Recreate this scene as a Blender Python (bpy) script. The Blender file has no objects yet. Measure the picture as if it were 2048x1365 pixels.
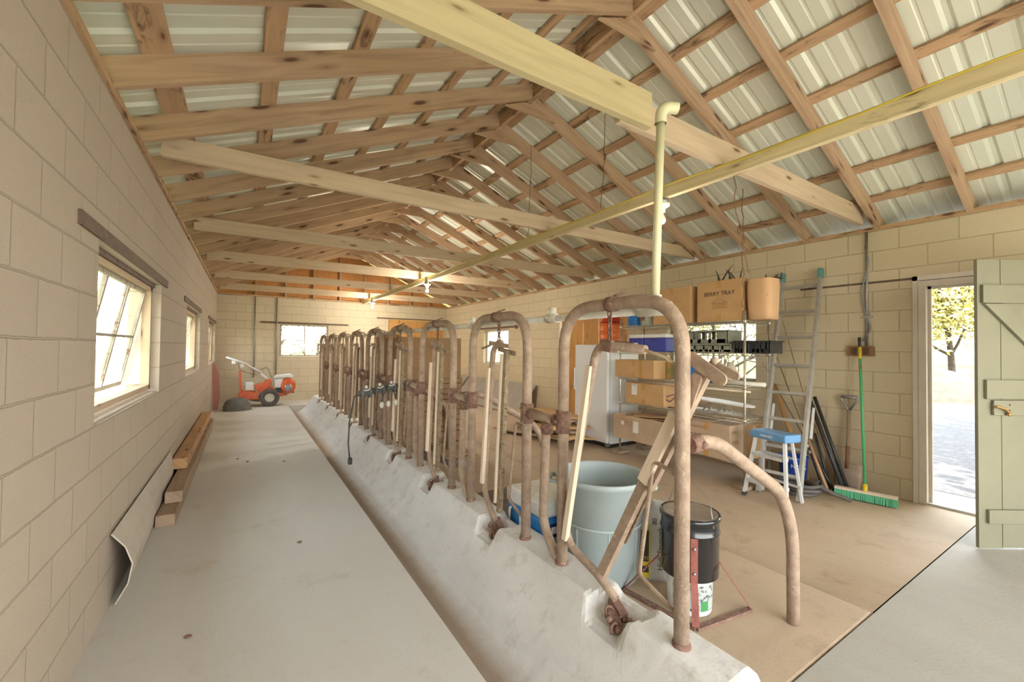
import bpy, math, random
from mathutils import Vector, Matrix, noise as mnoise
random.seed(7)
S = bpy.context.scene
COL = S.collection
PI = math.pi
# ---------------------------------------------------------------- camera
cam = bpy.data.cameras.new('camera'); camo = bpy.data.objects.new('camera', cam); COL.objects.link(camo)
Fv = Vector((0.53603466, 0.84399059, 0.0186208)); Rv = Vector((0.84395424, -0.53627861, 0.01210352)); Uv = Vector((-0.02020119, -0.00922719, 0.99975335))
camo.matrix_world = Matrix(((Rv.x, Uv.x, -Fv.x, 0), (Rv.y, Uv.y, -Fv.y, 0), (Rv.z, Uv.z, -Fv.z, 1.38), (0, 0, 0, 1)))
cam.sensor_width = 36; cam.lens = 839.7 / 2048 * 36; cam.clip_start = .02; cam.clip_end = 400
S.camera = camo
# ---------------------------------------------------------------- view, world, sun
S.view_settings.view_transform = 'Standard'; S.view_settings.look = 'None'
S.view_settings.gamma = 1; S.view_settings.use_curve_mapping = False
S.view_settings.exposure = 2.2
W = bpy.data.worlds.new('sky'); S.world = W; W.use_nodes = True
nt = W.node_tree; bg = nt.nodes['Background']
tc = nt.nodes.new('ShaderNodeTexCoord'); sp = nt.nodes.new('ShaderNodeSeparateXYZ'); rp = nt.nodes.new('ShaderNodeValToRGB')
nt.links.new(tc.outputs['Generated'], sp.inputs[0]); nt.links.new(sp.outputs['Z'], rp.inputs[0]); nt.links.new(rp.outputs[0], bg.inputs[0])
rp.color_ramp.elements[0].position = 0; rp.color_ramp.elements[0].color = (1, .95, .85, 1)
rp.color_ramp.elements[1].position = .6; rp.color_ramp.elements[1].color = (.78, .88, 1, 1)
bg.inputs[1].default_value = 2.4
sun = bpy.data.lights.new('sun', 'SUN'); suno = bpy.data.objects.new('sun', sun); COL.objects.link(suno)
sun.energy = 4.2; sun.angle = .01; sun.color = (1, .95, .87)
sd = Vector((-.24, -.5, .83)).normalized()           # towards the sun
suno.rotation_euler = sd.to_track_quat('Z', 'Y').to_euler(); suno.location = (0, -5, 12)

# ---------------------------------------------------------------- mesh builder
class MB:
    def __init__(s, M=None): s.v = []; s.f = []; s.u = []; s.sm = []; s.M = M
    def face(s, pts, uv=None, smooth=False):
        b = len(s.v)
        for p in pts:
            p = Vector(p); s.v.append(s.M @ p if s.M else p)
        s.f.append(list(range(b, b + len(pts)))); s.u.append(uv or [(0, 0)] * len(pts)); s.sm.append(smooth)
    def grid(s, rows, smooth=True, uvs=None, closed=False):
        b = len(s.v); n = len(rows[0])
        for r in rows:
            for p in r: p = Vector(p); s.v.append(s.M @ p if s.M else p)
        m = n if closed else n - 1
        for i in range(len(rows) - 1):
            for j in range(m):
                j2 = (j + 1) % n
                s.f.append([b + i * n + j, b + i * n + j2, b + (i + 1) * n + j2, b + (i + 1) * n + j])
                if uvs: s.u.append([uvs(i, j), uvs(i, j + 1), uvs(i + 1, j + 1), uvs(i + 1, j)])
                else: s.u.append([(i * .1, j * .1), (i * .1, j * .1 + .1), (i * .1 + .1, j * .1 + .1), (i * .1 + .1, j * .1)])
                s.sm.append(smooth)
        return b
    def hexa(s, c):          # c: 8 corners, order x fastest then y then z
        L = [(c[1] - c[0]).length, (c[2] - c[0]).length, (c[4] - c[0]).length]
        ax = L.index(max(L)); off = random.random() * 9
        def uvof(i):
            b = [i & 1, (i >> 1) & 1, (i >> 2) & 1]; o = [a for a in (0, 1, 2) if a != ax]
            return (b[ax] * L[ax] + off, b[o[0]] * L[o[0]] + b[o[1]] * L[o[1]] + off)
        for q in ((0, 2, 3, 1), (4, 5, 7, 6), (0, 1, 5, 4), (2, 6, 7, 3), (0, 4, 6, 2), (1, 3, 7, 5)):
            s.face([c[i] for i in q], [uvof(i) for i in q])
    def box(s, x0, x1, y0, y1, z0, z1):
        s.hexa([Vector((x, y, z)) for z in (z0, z1) for y in (y0, y1) for x in (x0, x1)]); return s
    def bar(s, p0, p1, w, h, up=(0, 0, 1)):   # w sideways, h along up
        p0 = Vector(p0); p1 = Vector(p1); d = (p1 - p0).normalized(); r = d.cross(Vector(up)).normalized(); u = r.cross(d)
        s.hexa([p + r * a * w / 2 + u * b * h / 2 for b in (-1, 1) for a in (-1, 1) for p in (p0, p1)]); return s
    def tube(s, pts, r, n=10, cap=True, closed=False):
        pts = [Vector(p) for p in pts]; rows = []; prev = None; m = len(pts)
        for i, p in enumerate(pts):
            if closed: t = (pts[(i + 1) % m] - pts[i - 1]).normalized()
            else: t = (pts[min(i + 1, m - 1)] - pts[max(i - 1, 0)]).normalized()
            if prev is None:
                a = Vector((0, 0, 1)) if abs(t.z) < .9 else Vector((1, 0, 0)); a = t.cross(a).normalized()
            else:
                a = (prev - t * prev.dot(t)).normalized()
            prev = a; b = t.cross(a); rr = r[i] if isinstance(r, (list, tuple)) else r
            rows.append([p + a * math.cos(2 * PI * k / n) * rr + b * math.sin(2 * PI * k / n) * rr for k in range(n)])
        if closed: rows.append(rows[0])
        s.grid(rows, True, lambda i, j: (i * .2, j * .05), closed=True)
        if cap and not closed: s.face(list(reversed(rows[0]))); s.face(rows[-1])
        return s
    def lathe(s, prof, n=32, c=(0, 0, 0), cap=(False, False), sx=1, sy=1):
        c = Vector(c)
        rows = [[c + Vector((r * sx * math.cos(2 * PI * k / n), r * sy * math.sin(2 * PI * k / n), z)) for k in range(n)] for r, z in prof]
        s.grid(rows, True, lambda i, j: (j / n, i * .1), closed=True)
        if cap[0]: s.face(list(reversed(rows[0])))
        if cap[1]: s.face(rows[-1])
        return s
    def prism(s, poly, f, d):   # poly 2D pts; f maps (a,b)->Vector ; d offset vector
        A = [Vector(f(a, b)) for a, b in poly]; d = Vector(d); B = [p + d for p in A]
        uv = [(a, b) for a, b in poly]
        s.face(A, uv); s.face(list(reversed(B)), list(reversed(uv)))
        for i in range(len(A)):
            j = (i + 1) % len(A); s.face([A[j], A[i], B[i], B[j]], [(uv[j][0], uv[j][1]), uv[i], (uv[i][0], uv[i][1] + .02), (uv[j][0], uv[j][1] + .02)])
        return s
    def ball(s, c, r, n=12, m=8, sc=(1, 1, 1)):
        c = Vector(c); rows = []
        for i in range(m + 1):
            a = PI * i / m; rows.append([c + Vector((math.sin(a) * math.cos(2 * PI * k / n) * r * sc[0], math.sin(a) * math.sin(2 * PI * k / n) * r * sc[1], -math.cos(a) * r * sc[2])) for k in range(n)])
        s.grid(rows, True, closed=True); return s
    def build(s, name, mat, parent=None, world=False, bevel=0, origin=None):
        if parent is not None: o0 = parent_loc(parent) if world else Vector((0, 0, 0))
        elif origin is not None: o0 = Vector(origin)
        else:
            xs = [v.x for v in s.v]; ys = [v.y for v in s.v]; zs = [v.z for v in s.v]
            o0 = Vector(((min(xs) + max(xs)) / 2, (min(ys) + max(ys)) / 2, min(zs)))
        me = bpy.data.meshes.new(name); me.from_pydata([v - o0 for v in s.v], [], s.f)
        ul = me.uv_layers.new(name='UVMap'); fl = [c for f in s.u for uv in f for c in uv]
        ul.data.foreach_set('uv', fl); me.polygons.foreach_set('use_smooth', s.sm)
        ms = mat if isinstance(mat, (list, tuple)) else [mat]
        for m in ms: me.materials.append(m)
        me.update()
        import bmesh
        bm = bmesh.new(); bm.from_mesh(me); bmesh.ops.remove_doubles(bm, verts=bm.verts, dist=1e-5); bmesh.ops.recalc_face_normals(bm, faces=bm.faces) if getattr(s, 'recalc', True) else None
        bm.to_mesh(me); bm.free()
        ob = bpy.data.objects.new(name, me); COL.objects.link(ob)
        if parent is not None: ob.parent = parent
        else: ob.location = o0
        if bevel:
            b = ob.modifiers.new('bevel', 'BEVEL'); b.width = bevel; b.segments = 2; b.limit_method = 'ANGLE'; b.angle_limit = .7
        return ob
def parent_loc(p):
    l = Vector((0, 0, 0))
    while p is not None: l = l + p.location; p = p.parent
    return l
def tag(o, label=None, cat=None, group=None, kind=None):
    if label: o['label'] = label
    if cat: o['category'] = cat
    if group: o['group'] = group
    if kind: o['kind'] = kind
    return o
def thing(name, label, cat, loc=(0, 0, 0), rotz=0, group=None):
    o = bpy.data.objects.new(name, None); COL.objects.link(o); o.empty_display_size = .1
    o.location = loc; o.rotation_euler = (0, 0, rotz); return tag(o, label, cat, group)
KIDS = {}
def dup(o, parent=None, loc=None, label=None):
    c = o.copy(); COL.objects.link(c); c.parent = parent
    if loc is not None: c.location = loc
    if label: c['label'] = label
    for ch in list(o.children): dup(ch, c)
    return c
def fillet(pts, r, n=6):
    P = [Vector(p) for p in pts]; out = [P[0]]
    for i in range(1, len(P) - 1):
        rr = r[i - 1] if isinstance(r, (list, tuple)) else r
        a = P[i - 1] - P[i]; b = P[i + 1] - P[i]; rr = min(rr, a.length * .49 if i > 1 else a.length * .95, b.length * .49 if i < len(P) - 2 else b.length * .95)
        A = P[i] + a.normalized() * rr; B = P[i] + b.normalized() * rr
        for k in range(n + 1):
            t = k / n; out.append(A * (1 - t) ** 2 + P[i] * 2 * t * (1 - t) + B * t * t)
    out.append(P[-1]); return out
def sstep(a, b, x):
    t = max(0, min(1, (x - a) / (b - a))); return t * t * (3 - 2 * t)

# ---------------------------------------------------------------- materials
def nmat(name):
    m = bpy.data.materials.new(name); m.use_nodes = True; n = m.node_tree; return m, n, n.nodes['Principled BSDF']
def node(n, t, **k):
    x = n.nodes.new(t)
    for a, b in k.items():
        if a in x.inputs: x.inputs[a].default_value = b
        else: setattr(x, a, b)
    return x
def rgb(c): return (c[0], c[1], c[2], 1)
def ramp(n, fac, stops):
    r = n.nodes.new('ShaderNodeValToRGB'); n.links.new(fac, r.inputs[0]); e = r.color_ramp.elements
    while len(e) < len(stops): e.new(.5)
    for x, (p, c) in zip(e, stops): x.position = p; x.color = rgb(c)
    return r.outputs[0]
def mix(n, fac, a, b, mode='MIX'):
    m = n.nodes.new('ShaderNodeMix'); m.data_type = 'RGBA'; m.blend_type = mode
    for s, val in ((0, fac), (6, a), (7, b)):
        if hasattr(val, 'links'): n.links.new(val, m.inputs[s])
        else: m.inputs[s].default_value = val if s == 0 else rgb(val)
    return m.outputs[2]
def simple(name, c, rough=.6, metal=0, c2=None, scale=8, bump=0, bscale=60, spots=None, coat=0, coord='Object', lo=.35, hi=.65, **kw):
    m, n, b = nmat(name); b.inputs['Roughness'].default_value = rough; b.inputs['Metallic'].default_value = metal
    if coat: b.inputs['Coat Weight'].default_value = coat
    t = node(n, 'ShaderNodeTexCoord'); v = t.outputs[coord]; out = None
    if c2:
        x = node(n, 'ShaderNodeTexNoise', Scale=scale, Detail=6.0, Roughness=.65); n.links.new(v, x.inputs[0])
        out = ramp(n, x.outputs[0], [(lo, c), (hi, c2)])
    if spots:   # (colour, scale, threshold)
        x = node(n, 'ShaderNodeTexNoise', Scale=spots[1], Detail=5.0, Roughness=.7); n.links.new(v, x.inputs[0])
        f = ramp(n, x.outputs[0], [(spots[2], (0, 0, 0)), (spots[2] + .06, (1, 1, 1))])
        out = mix(n, f, out if out else c, spots[0])
    if out: n.links.new(out, b.inputs['Base Color'])
    else: b.inputs['Base Color'].default_value = rgb(c)
    if bump:
        x = node(n, 'ShaderNodeTexNoise', Scale=bscale, Detail=4.0); n.links.new(v, x.inputs[0])
        q = node(n, 'ShaderNodeBump', Strength=bump, Distance=.01); n.links.new(x.outputs[0], q.inputs['Height']); n.links.new(q.outputs[0], b.inputs['Normal'])
    return m
def wood(name, a, b_, dark, knots=.55, rough=.75, stain=.0, gs=22, stainc=(.10, .05, .025)):
    m, n, b = nmat(name); b.inputs['Roughness'].default_value = rough
    t = node(n, 'ShaderNodeTexCoord'); oi = node(n, 'ShaderNodeObjectInfo')
    mu = node(n, 'ShaderNodeVectorMath', operation='SCALE'); mu.inputs[0].default_value = (13, 7, 0); n.links.new(oi.outputs['Random'], mu.inputs['Scale'])
    ad = node(n, 'ShaderNodeVectorMath', operation='ADD'); n.links.new(t.outputs['UV'], ad.inputs[0]); n.links.new(mu.outputs[0], ad.inputs[1])
    def mapped(sx, sy):
        mp = node(n, 'ShaderNodeMapping'); mp.inputs['Scale'].default_value = (sx, sy, 1); n.links.new(ad.outputs[0], mp.inputs[0]); return mp.outputs[0]
    g = node(n, 'ShaderNodeTexNoise', Scale=1.0, Detail=6.0, Roughness=.6, Distortion=.6); n.links.new(mapped(1.6, gs), g.inputs[0])
    c = ramp(n, g.outputs[0], [(.3, b_), (.5, a), (.72, tuple(min(1, x * 1.12) for x in a))])
    big = node(n, 'ShaderNodeTexNoise', Scale=1.0, Detail=2.0); n.links.new(mapped(.9, 3), big.inputs[0])
    c = mix(n, ramp(n, big.outputs[0], [(.45, (0, 0, 0)), (.75, (.5, .5, .5))]), c, b_)
    vo = node(n, 'ShaderNodeTexVoronoi', Scale=1.0); n.links.new(mapped(2.6, 9), vo.inputs[0])
    k = ramp(n, vo.outputs['Distance'], [(.0, (1, 1, 1)), (.16 * knots, (1, 1, 1)), (.24 * knots, (.3, .3, .3)), (.42 * knots, (0, 0, 0))])
    c = mix(n, k, c, dark)
    if stain:
        s2 = node(n, 'ShaderNodeTexNoise', Scale=1.0, Detail=5.0, Roughness=.7, Distortion=1.2); n.links.new(mapped(2.6, 11), s2.inputs[0])
        c = mix(n, ramp(n, s2.outputs[0], [(1 - stain, (0, 0, 0)), (1 - stain + .14, (.9, .9, .9))]), c, stainc)
    n.links.new(c, b.inputs['Base Color'])
    q = node(n, 'ShaderNodeBump', Strength=.25, Distance=.004); n.links.new(g.outputs[0], q.inputs['Height']); n.links.new(q.outputs[0], b.inputs['Normal'])
    return m
def block(name, axis, c1, c2, mort, stain, dusty=None):
    m, n, b = nmat(name); b.inputs['Roughness'].default_value = .85
    g = node(n, 'ShaderNodeNewGeometry'); s = node(n, 'ShaderNodeSeparateXYZ'); n.links.new(g.outputs['Position'], s.inputs[0])
    cb = node(n, 'ShaderNodeCombineXYZ'); n.links.new(s.outputs[axis], cb.inputs[0]); n.links.new(s.outputs[2], cb.inputs[1])
    wob = node(n, 'ShaderNodeTexNoise', Scale=14.0, Detail=2.0); n.links.new(g.outputs['Position'], wob.inputs[0])
    wa = node(n, 'ShaderNodeVectorMath', operation='MULTIPLY_ADD'); n.links.new(wob.outputs['Color'], wa.inputs[0]); wa.inputs[1].default_value = (.008, .008, 0); n.links.new(cb.outputs[0], wa.inputs[2])
    br = node(n, 'ShaderNodeTexBrick', offset=.5); n.links.new(wa.outputs[0], br.inputs['Vector'])
    for k, v in (('Scale', 1.0), ('Mortar Size', .005), ('Mortar Smooth', .5), ('Bias', 0.0), ('Brick Width', .402), ('Row Height', .2)): br.inputs[k].default_value = v
    br.inputs['Color1'].default_value = rgb(c1); br.inputs['Color2'].default_value = rgb(c2); br.inputs['Mortar'].default_value = rgb(mort)
    x = node(n, 'ShaderNodeTexNoise', Scale=1.3, Detail=5.0, Roughness=.6); n.links.new(g.outputs['Position'], x.inputs[0])
    c = mix(n, ramp(n, x.outputs[0], [(.4, (0, 0, 0)), (.75, (.6, .6, .6))]), br.outputs['Color'], stain)
    pt = node(n, 'ShaderNodeTexNoise', Scale=150.0, Detail=2.0); n.links.new(g.outputs['Position'], pt.inputs[0])
    pf = ramp(n, pt.outputs[0], [(.29, (1, 1, 1)), (.36, (0, 0, 0))])
    c = mix(n, pf, c, tuple(v * .62 for v in c1))
    if dusty:      # mud splash on the lowest courses
        mr = node(n, 'ShaderNodeMapRange'); mr.inputs[1].default_value = 0; mr.inputs[2].default_value = 1.2; mr.inputs[3].default_value = .75; mr.inputs[4].default_value = 0
        n.links.new(s.outputs[2], mr.inputs[0]); x2 = node(n, 'ShaderNodeTexNoise', Scale=3.0, Detail=4.0); n.links.new(g.outputs['Position'], x2.inputs[0])
        mm = node(n, 'ShaderNodeMath', operation='MULTIPLY'); n.links.new(mr.outputs[0], mm.inputs[0]); n.links.new(x2.outputs[0], mm.inputs[1]); c = mix(n, mm.outputs[0], c, dusty)
    n.links.new(c, b.inputs['Base Color'])
    inv = node(n, 'ShaderNodeMath', operation='SUBTRACT'); inv.inputs[0].default_value = 1; n.links.new(br.outputs['Fac'], inv.inputs[1])
    q = node(n, 'ShaderNodeBump', Strength=.8, Distance=.006); n.links.new(inv.outputs[0], q.inputs['Height'])
    q2 = node(n, 'ShaderNodeBump', Strength=.35, Distance=.004); n.links.new(pt.outputs[0], q2.inputs['Height']); n.links.new(q.outputs[0], q2.inputs['Normal']); n.links.new(q2.outputs[0], b.inputs['Normal'])
    return m
def concrete(name, a, b_, stain, sc=2.0, dark=None, th=.56, trough=None):
    m, n, b = nmat(name); b.inputs['Roughness'].default_value = .72
    g = node(n, 'ShaderNodeNewGeometry'); v = g.outputs['Position']
    mp = node(n, 'ShaderNodeMapping'); mp.inputs['Scale'].default_value = (1, .45, 1); n.links.new(v, mp.inputs[0])
    x = node(n, 'ShaderNodeTexNoise', Scale=sc, Detail=8.0, Roughness=.65); n.links.new(mp.outputs[0], x.inputs[0])
    c = ramp(n, x.outputs[0], [(.35, a), (.65, b_)])
    y = node(n, 'ShaderNodeTexNoise', Scale=sc * 2.3, Detail=6.0, Roughness=.7); n.links.new(v, y.inputs[0])
    c = mix(n, ramp(n, y.outputs[0], [(th, (0, 0, 0)), (th + .16, (.55, .55, .55))]), c, stain)
    z = node(n, 'ShaderNodeTexNoise', Scale=70.0, Detail=3.0); n.links.new(v, z.inputs[0])
    c = mix(n, ramp(n, z.outputs[0], [(.3, (.35, .35, .35)), (.42, (0, 0, 0))]), c, dark or tuple(v * .7 for v in a))
    if trough:     # brown dirt plus some shade, painted into the colour of the trough bottom
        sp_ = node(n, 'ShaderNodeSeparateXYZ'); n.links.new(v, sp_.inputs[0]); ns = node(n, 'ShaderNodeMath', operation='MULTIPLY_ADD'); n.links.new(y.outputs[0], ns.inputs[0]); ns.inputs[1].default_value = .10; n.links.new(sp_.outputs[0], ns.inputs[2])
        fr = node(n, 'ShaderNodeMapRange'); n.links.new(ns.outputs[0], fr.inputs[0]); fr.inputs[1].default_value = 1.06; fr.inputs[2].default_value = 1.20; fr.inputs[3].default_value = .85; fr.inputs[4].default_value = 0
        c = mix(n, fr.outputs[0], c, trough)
    n.links.new(c, b.inputs['Base Color'])
    q = node(n, 'ShaderNodeBump', Strength=.3, Distance=.006); n.links.new(z.outputs[0], q.inputs['Height']); n.links.new(q.outputs[0], b.inputs['Normal'])
    return m
M = {}
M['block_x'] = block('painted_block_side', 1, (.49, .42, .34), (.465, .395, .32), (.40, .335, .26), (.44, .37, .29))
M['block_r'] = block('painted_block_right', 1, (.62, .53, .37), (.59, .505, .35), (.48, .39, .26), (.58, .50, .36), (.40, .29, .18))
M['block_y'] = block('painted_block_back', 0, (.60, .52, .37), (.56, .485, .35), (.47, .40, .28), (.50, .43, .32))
M['conc_alley'] = concrete('alley_concrete', (.62, .60, .56), (.56, .535, .49), (.44, .355, .25), .9, th=.57)
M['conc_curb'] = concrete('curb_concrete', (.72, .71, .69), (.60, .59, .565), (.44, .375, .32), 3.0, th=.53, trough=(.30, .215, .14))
M['conc_stall'] = concrete('stall_concrete', (.50, .38, .265), (.43, .325, .225), (.31, .21, .13), 1.6)
M['conc_slab'] = concrete('slab_concrete', (.40, .38, .33), (.36, .335, .29), (.38, .30, .22), 2.0)
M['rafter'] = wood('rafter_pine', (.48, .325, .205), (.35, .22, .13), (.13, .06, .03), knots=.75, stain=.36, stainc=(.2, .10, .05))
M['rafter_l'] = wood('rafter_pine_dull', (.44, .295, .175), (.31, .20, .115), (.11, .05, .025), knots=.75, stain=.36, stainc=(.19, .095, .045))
M['purlin'] = wood('purlin_pine', (.50, .325, .185), (.37, .23, .125), (.13, .055, .025), stain=.47)
M['tie'] = wood('tie_spruce', (.56, .435, .30), (.47, .35, .235), (.2, .11, .06), knots=.5)
M['tie_y'] = wood('tie_yellow', (.54, .45, .255), (.46, .375, .205), (.26, .18, .08), knots=.5)
M['rail'] = wood('rail_weathered', (.66, .55, .33), (.55, .44, .25), (.2, .12, .05), stain=.42, stainc=(.16, .13, .07))
M['ply'] = wood('plywood', (.56, .30, .10), (.48, .245, .075), (.25, .1, .04), gs=9)
M['osb'] = simple('osb', (.52, .24, .075), .7, c2=(.42, .18, .05), scale=14, bump=.2)
M['old_wood'] = wood('weathered_timber', (.34, .245, .165), (.25, .175, .115), (.12, .07, .04), gs=30, stain=.3)
M['new_wood'] = wood('orange_timber', (.50, .30, .15), (.40, .235, .11), (.15, .06, .03), gs=30, stain=.3)
M['strip'] = wood('pale_strip', (.72, .60, .47), (.62, .50, .38), (.3, .18, .12), knots=.35)
M['lintel'] = simple('lintel_steel', (.10, .065, .045), .7, c2=(.17, .11, .075), scale=20)
M['frame_rust'] = simple('window_steel', (.40, .37, .31), .6, c2=(.30, .26, .2), scale=9, spots=((.22, .09, .04), 16, .56), bump=.3)
M['rust'] = simple('rusty_pipe', (.42, .315, .235), .72, .12, c2=(.29, .205, .15), scale=16, spots=((.44, .36, .25), 30, .6), bump=.35, bscale=90)
M['rust_d'] = simple('rusty_hardware', (.28, .17, .13), .8, .2, c2=(.17, .09, .065), scale=40, spots=((.42, .33, .24), 30, .6), bump=.6)
M['rust_red'] = simple('dark_red_steel', (.30, .10, .075), .6, .2, c2=(.20, .06, .045), scale=14, spots=((.45, .3, .22), 30, .66), bump=.2)
M['channel'] = simple('channel_steel', (.36, .30, .21), .65, .5, c2=(.22, .15, .09), scale=30, spots=((.1, .05, .03), 40, .58))
M['pvc'] = simple('old_pvc', (.68, .65, .42), .4, c2=(.62, .59, .38), scale=6)
M['pvc_w'] = simple('white_pvc', (.72, .71, .62), .4, c2=(.6, .56, .48), scale=9)
M['white_trim'] = simple('white_trim_paint', (.72, .66, .58), .5, c2=(.64, .57, .50), scale=4)
M['door_paint'] = simple('door_sage_paint', (.22, .21, .14), .5, c2=(.195, .185, .125), scale=3)
M['galv'] = simple('galvanised', (.42, .42, .42), .4, .8, c2=(.33, .34, .35), scale=25)
M['black'] = simple('black_plastic', (.02, .02, .022), .4, c2=(.05, .05, .05), scale=12)
def metal_roof():
    m, n, b = nmat('white_roof_metal'); b.inputs['Roughness'].default_value = .38; b.inputs['Metallic'].default_value = .15
    g = node(n, 'ShaderNodeNewGeometry'); mp = node(n, 'ShaderNodeMapping'); mp.inputs['Scale'].default_value = (.5, 2, .5); n.links.new(g.outputs['Position'], mp.inputs[0])
    x = node(n, 'ShaderNodeTexNoise', Scale=1.5, Detail=4.0); n.links.new(mp.outputs[0], x.inputs[0])
    n.links.new(ramp(n, x.outputs[0], [(.35, (.74, .74, .62)), (.7, (.64, .67, .56))]), b.inputs['Base Color']); return m
M['roof'] = metal_roof()

# ================================================================ setting
XL, XR, YB, YF = -.58, 5.28, 12.15, -2.0
ZT = 2.60; T = .2; XM = (XL + XR) / 2; SL = .423
def wallx(name, xi, xo, mat, opens, y0, y1, z1=ZT):
    """wall in the YZ plane with openings (ya,yb,za,zb)"""
    mb = MB(); ys = sorted(set([y0, y1] + [v for o in opens for v in o[:2]]))
    for a, b in zip(ys, ys[1:]):
        op = [o for o in opens if o[0] <= a + 1e-6 and o[1] >= b - 1e-6]
        if op: o = op[0]; segs = [(0 - .15, o[2]), (o[3], z1)]
        else: segs = [(-.15, z1)]
        for s0, s1 in segs:
            if s1 > s0 + 1e-4: mb.box(min(xi, xo), max(xi, xo), a, b, s0, s1)
    return tag(mb.build(name, mat), kind='structure')
WL = [(2.66, 4.38, 1.0, 1.86), (6.15, 7.85, 1.0, 1.86), (9.65, 11.45, 1.0, 1.86)]
WR = [(8.48, 9.70, 1.0, 1.86), (2.74, 4.02, 1.0, 1.86)]
DR = (.27, 1.27, -.15, 2.06); PR = (4.8, 6.60, -.15, 2.10)
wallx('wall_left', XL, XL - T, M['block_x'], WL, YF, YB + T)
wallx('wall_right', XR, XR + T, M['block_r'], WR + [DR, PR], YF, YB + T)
mb = MB()
BW = (.74, 1.87, 1.12, 1.94); BD = (3.48, 5.20, -.15, 2.2)
xs = sorted([XL, XR, BW[0], BW[1], BD[0], BD[1]])
for a, b in zip(xs, xs[1:]):
    op = [o for o in (BW, BD) if o[0] <= a and o[1] >= b]
    segs = [(-.15, op[0][2]), (op[0][3], ZT)] if op else [(-.15, ZT)]
    for s0, s1 in segs:
        if s1 > s0 + .001: mb.box(a, b, YB, YB + T, s0, s1)
tag(mb.build('wall_back', M['block_y']), kind='structure')
# gable of the far end: boards behind studs
mb = MB(); zr = ZT + SL * (XR - XM) + .16
mb.prism([(XL - .15, ZT + .04), (XR + .15, ZT + .04), (XM, zr)], lambda a, b: (a, YB + .06, b), (0, .03, 0))
tag(mb.build('wall_back_gable', M['osb']), kind='structure')
# unseen near end wall, its wide opening added to let in fill light
mb = MB(); mb.box(XL - T, XL + .1, YF - T, YF, -.15, 3.0); mb.box(XR - .5, XR + T, YF - T, YF, -.15, 3.0); mb.box(XL + .1, XR - .5, YF - T, YF, 2.5, 3.0)
mb.prism([(XL, 3.0), (XR, 3.0), (XM, 3.9)], lambda a, b: (a, YF - T, b), (0, T, 0))
tag(mb.build('wall_front', M['block_y']), kind='structure')
# floors
mb = MB(); mb.box(XL, .87, YF, YB, -.3, 0); mb.box(.87, 3.4, 11.0, YB, -.3, 0); mb.box(.87, 1.62, YF, .3, -.3, 0)
tag(mb.build('floor_feed_alley', M['conc_alley']), kind='structure')
mb = MB(); mb.box(1.615, 2.85, .87, 11.0, -.3, 0); tag(mb.build('floor_stall', M['conc_stall'], bevel=.012), kind='structure')
def dz(y): return -.035 * sstep(.85, 1.25, y)
ys = [.87 + i * .1 for i in range(14)] + [3, 5, 8, 11.01, YB]
mb = MB(); xx = [2.85, 3.4, 4.2, XR]
mb.grid([[Vector((x, y, dz(y) * max(0, 1 - (x - 2.85) / 1.6))) for x in xx] for y in ys], True)
mb.grid([[Vector((2.85, y, -.2)), Vector((2.85, y, dz(y)))] for y in ys], True)
tag(mb.build('floor_right_alley', M['conc_stall']), kind='structure')
mb = MB(); mb.box(1.62, XR, YF, .862, -.3, 0.002); mb.box(XR, XR + .62, .1, 1.45, -.3, .0)
tag(mb.build('floor_entrance_slab', M['conc_slab']), kind='structure')
# feed trough and curb with a hollow at every stanchion
PITCH = 1.09; YC = [1.42 + PITCH * k for k in range(9)]
pk = [(.87, 0), (.885, -.03), (.92, -.11), (.98, -.145), (1.07, -.145), (1.14, -.115), (1.22, -.04), (1.29, .05), (1.345, .125), (1.395, .205), (1.41, .215), (1.45, .218), (1.50, .22), (1.545, .22), (1.585, .218), (1.607, .205), (1.615, .17), (1.615, -.05)]
prof = []
for (xa, za), (xb, zb_) in zip(pk, pk[1:]):
    n_ = 2 if xa >= 1.15 and xb < 1.6 else 1
    for q in range(n_): prof.append((xa + (xb - xa) * q / n_, za + (zb_ - za) * q / n_))
prof.append(pk[-1])
rows = []; yy = .3
while yy <= 11.001:
    row = []
    for x, z in prof:
        h = 0
        for c in YC: h = max(h, 1 - sstep(.07, .135, abs(yy - (c - .05) + .02 * math.sin(x * 30))))
        cut = .085 * h * sstep(1.33, 1.40, x) * (1 - .6 * sstep(1.47, 1.56, x)) if z > 0 else 0
        e = 1 - sstep(.72, .84, yy)
        zz = z - cut
        if x > 1.15 and zz > 0: zz = zz * (1 - e)
        if x > 1.15 and e > 0: zz = zz if zz <= 0 else zz
        nz = mnoise.noise(Vector((x * 7, yy * 3.1, 0))) * .006 + mnoise.noise(Vector((x * 22, yy * 17, 3))) * .0025
        if x < .9 or x > 1.6: nz = 0
        row.append(Vector((x, yy, zz + nz)))
    rows.append(row); yy += .022
mb = MB(); mb.grid(rows, False); mb.face([Vector((.87, .3, 0)), Vector((.87, .3, -.2)), Vector((1.615, .3, -.2)), Vector((1.615, .3, 0))])
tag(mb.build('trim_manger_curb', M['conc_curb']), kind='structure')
# roof sheets with ribs running down the slope
def sheet(side):
    mb = MB(); rows = []; y = YF - .5; prof = []
    while y < YB + .5:
        for dy, h in ((0, 0), (.02, .018), (.045, .018), (.065, 0), (.13, 0), (.137, .004), (.15, .004), (.157, 0)): prof.append((y + dy, h))
        y += .2286
    xa = (XL - .60) if side < 0 else (XR + .38)
    for y, h in prof:
        r = []
        for k in range(9):
            x = xa + (XM - xa) * k / 8; z = ZT + .165 + SL * ((x - XL) if side < 0 else (XR - x)) + .02
            r.append(Vector((x, y, z + h)))
        rows.append(r)
    mb.grid(rows, False); return mb
tag(sheet(-1).build('ceiling_left', M['roof']), kind='structure'); tag(sheet(1).build('ceiling_right', M['roof']), kind='structure')
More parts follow.
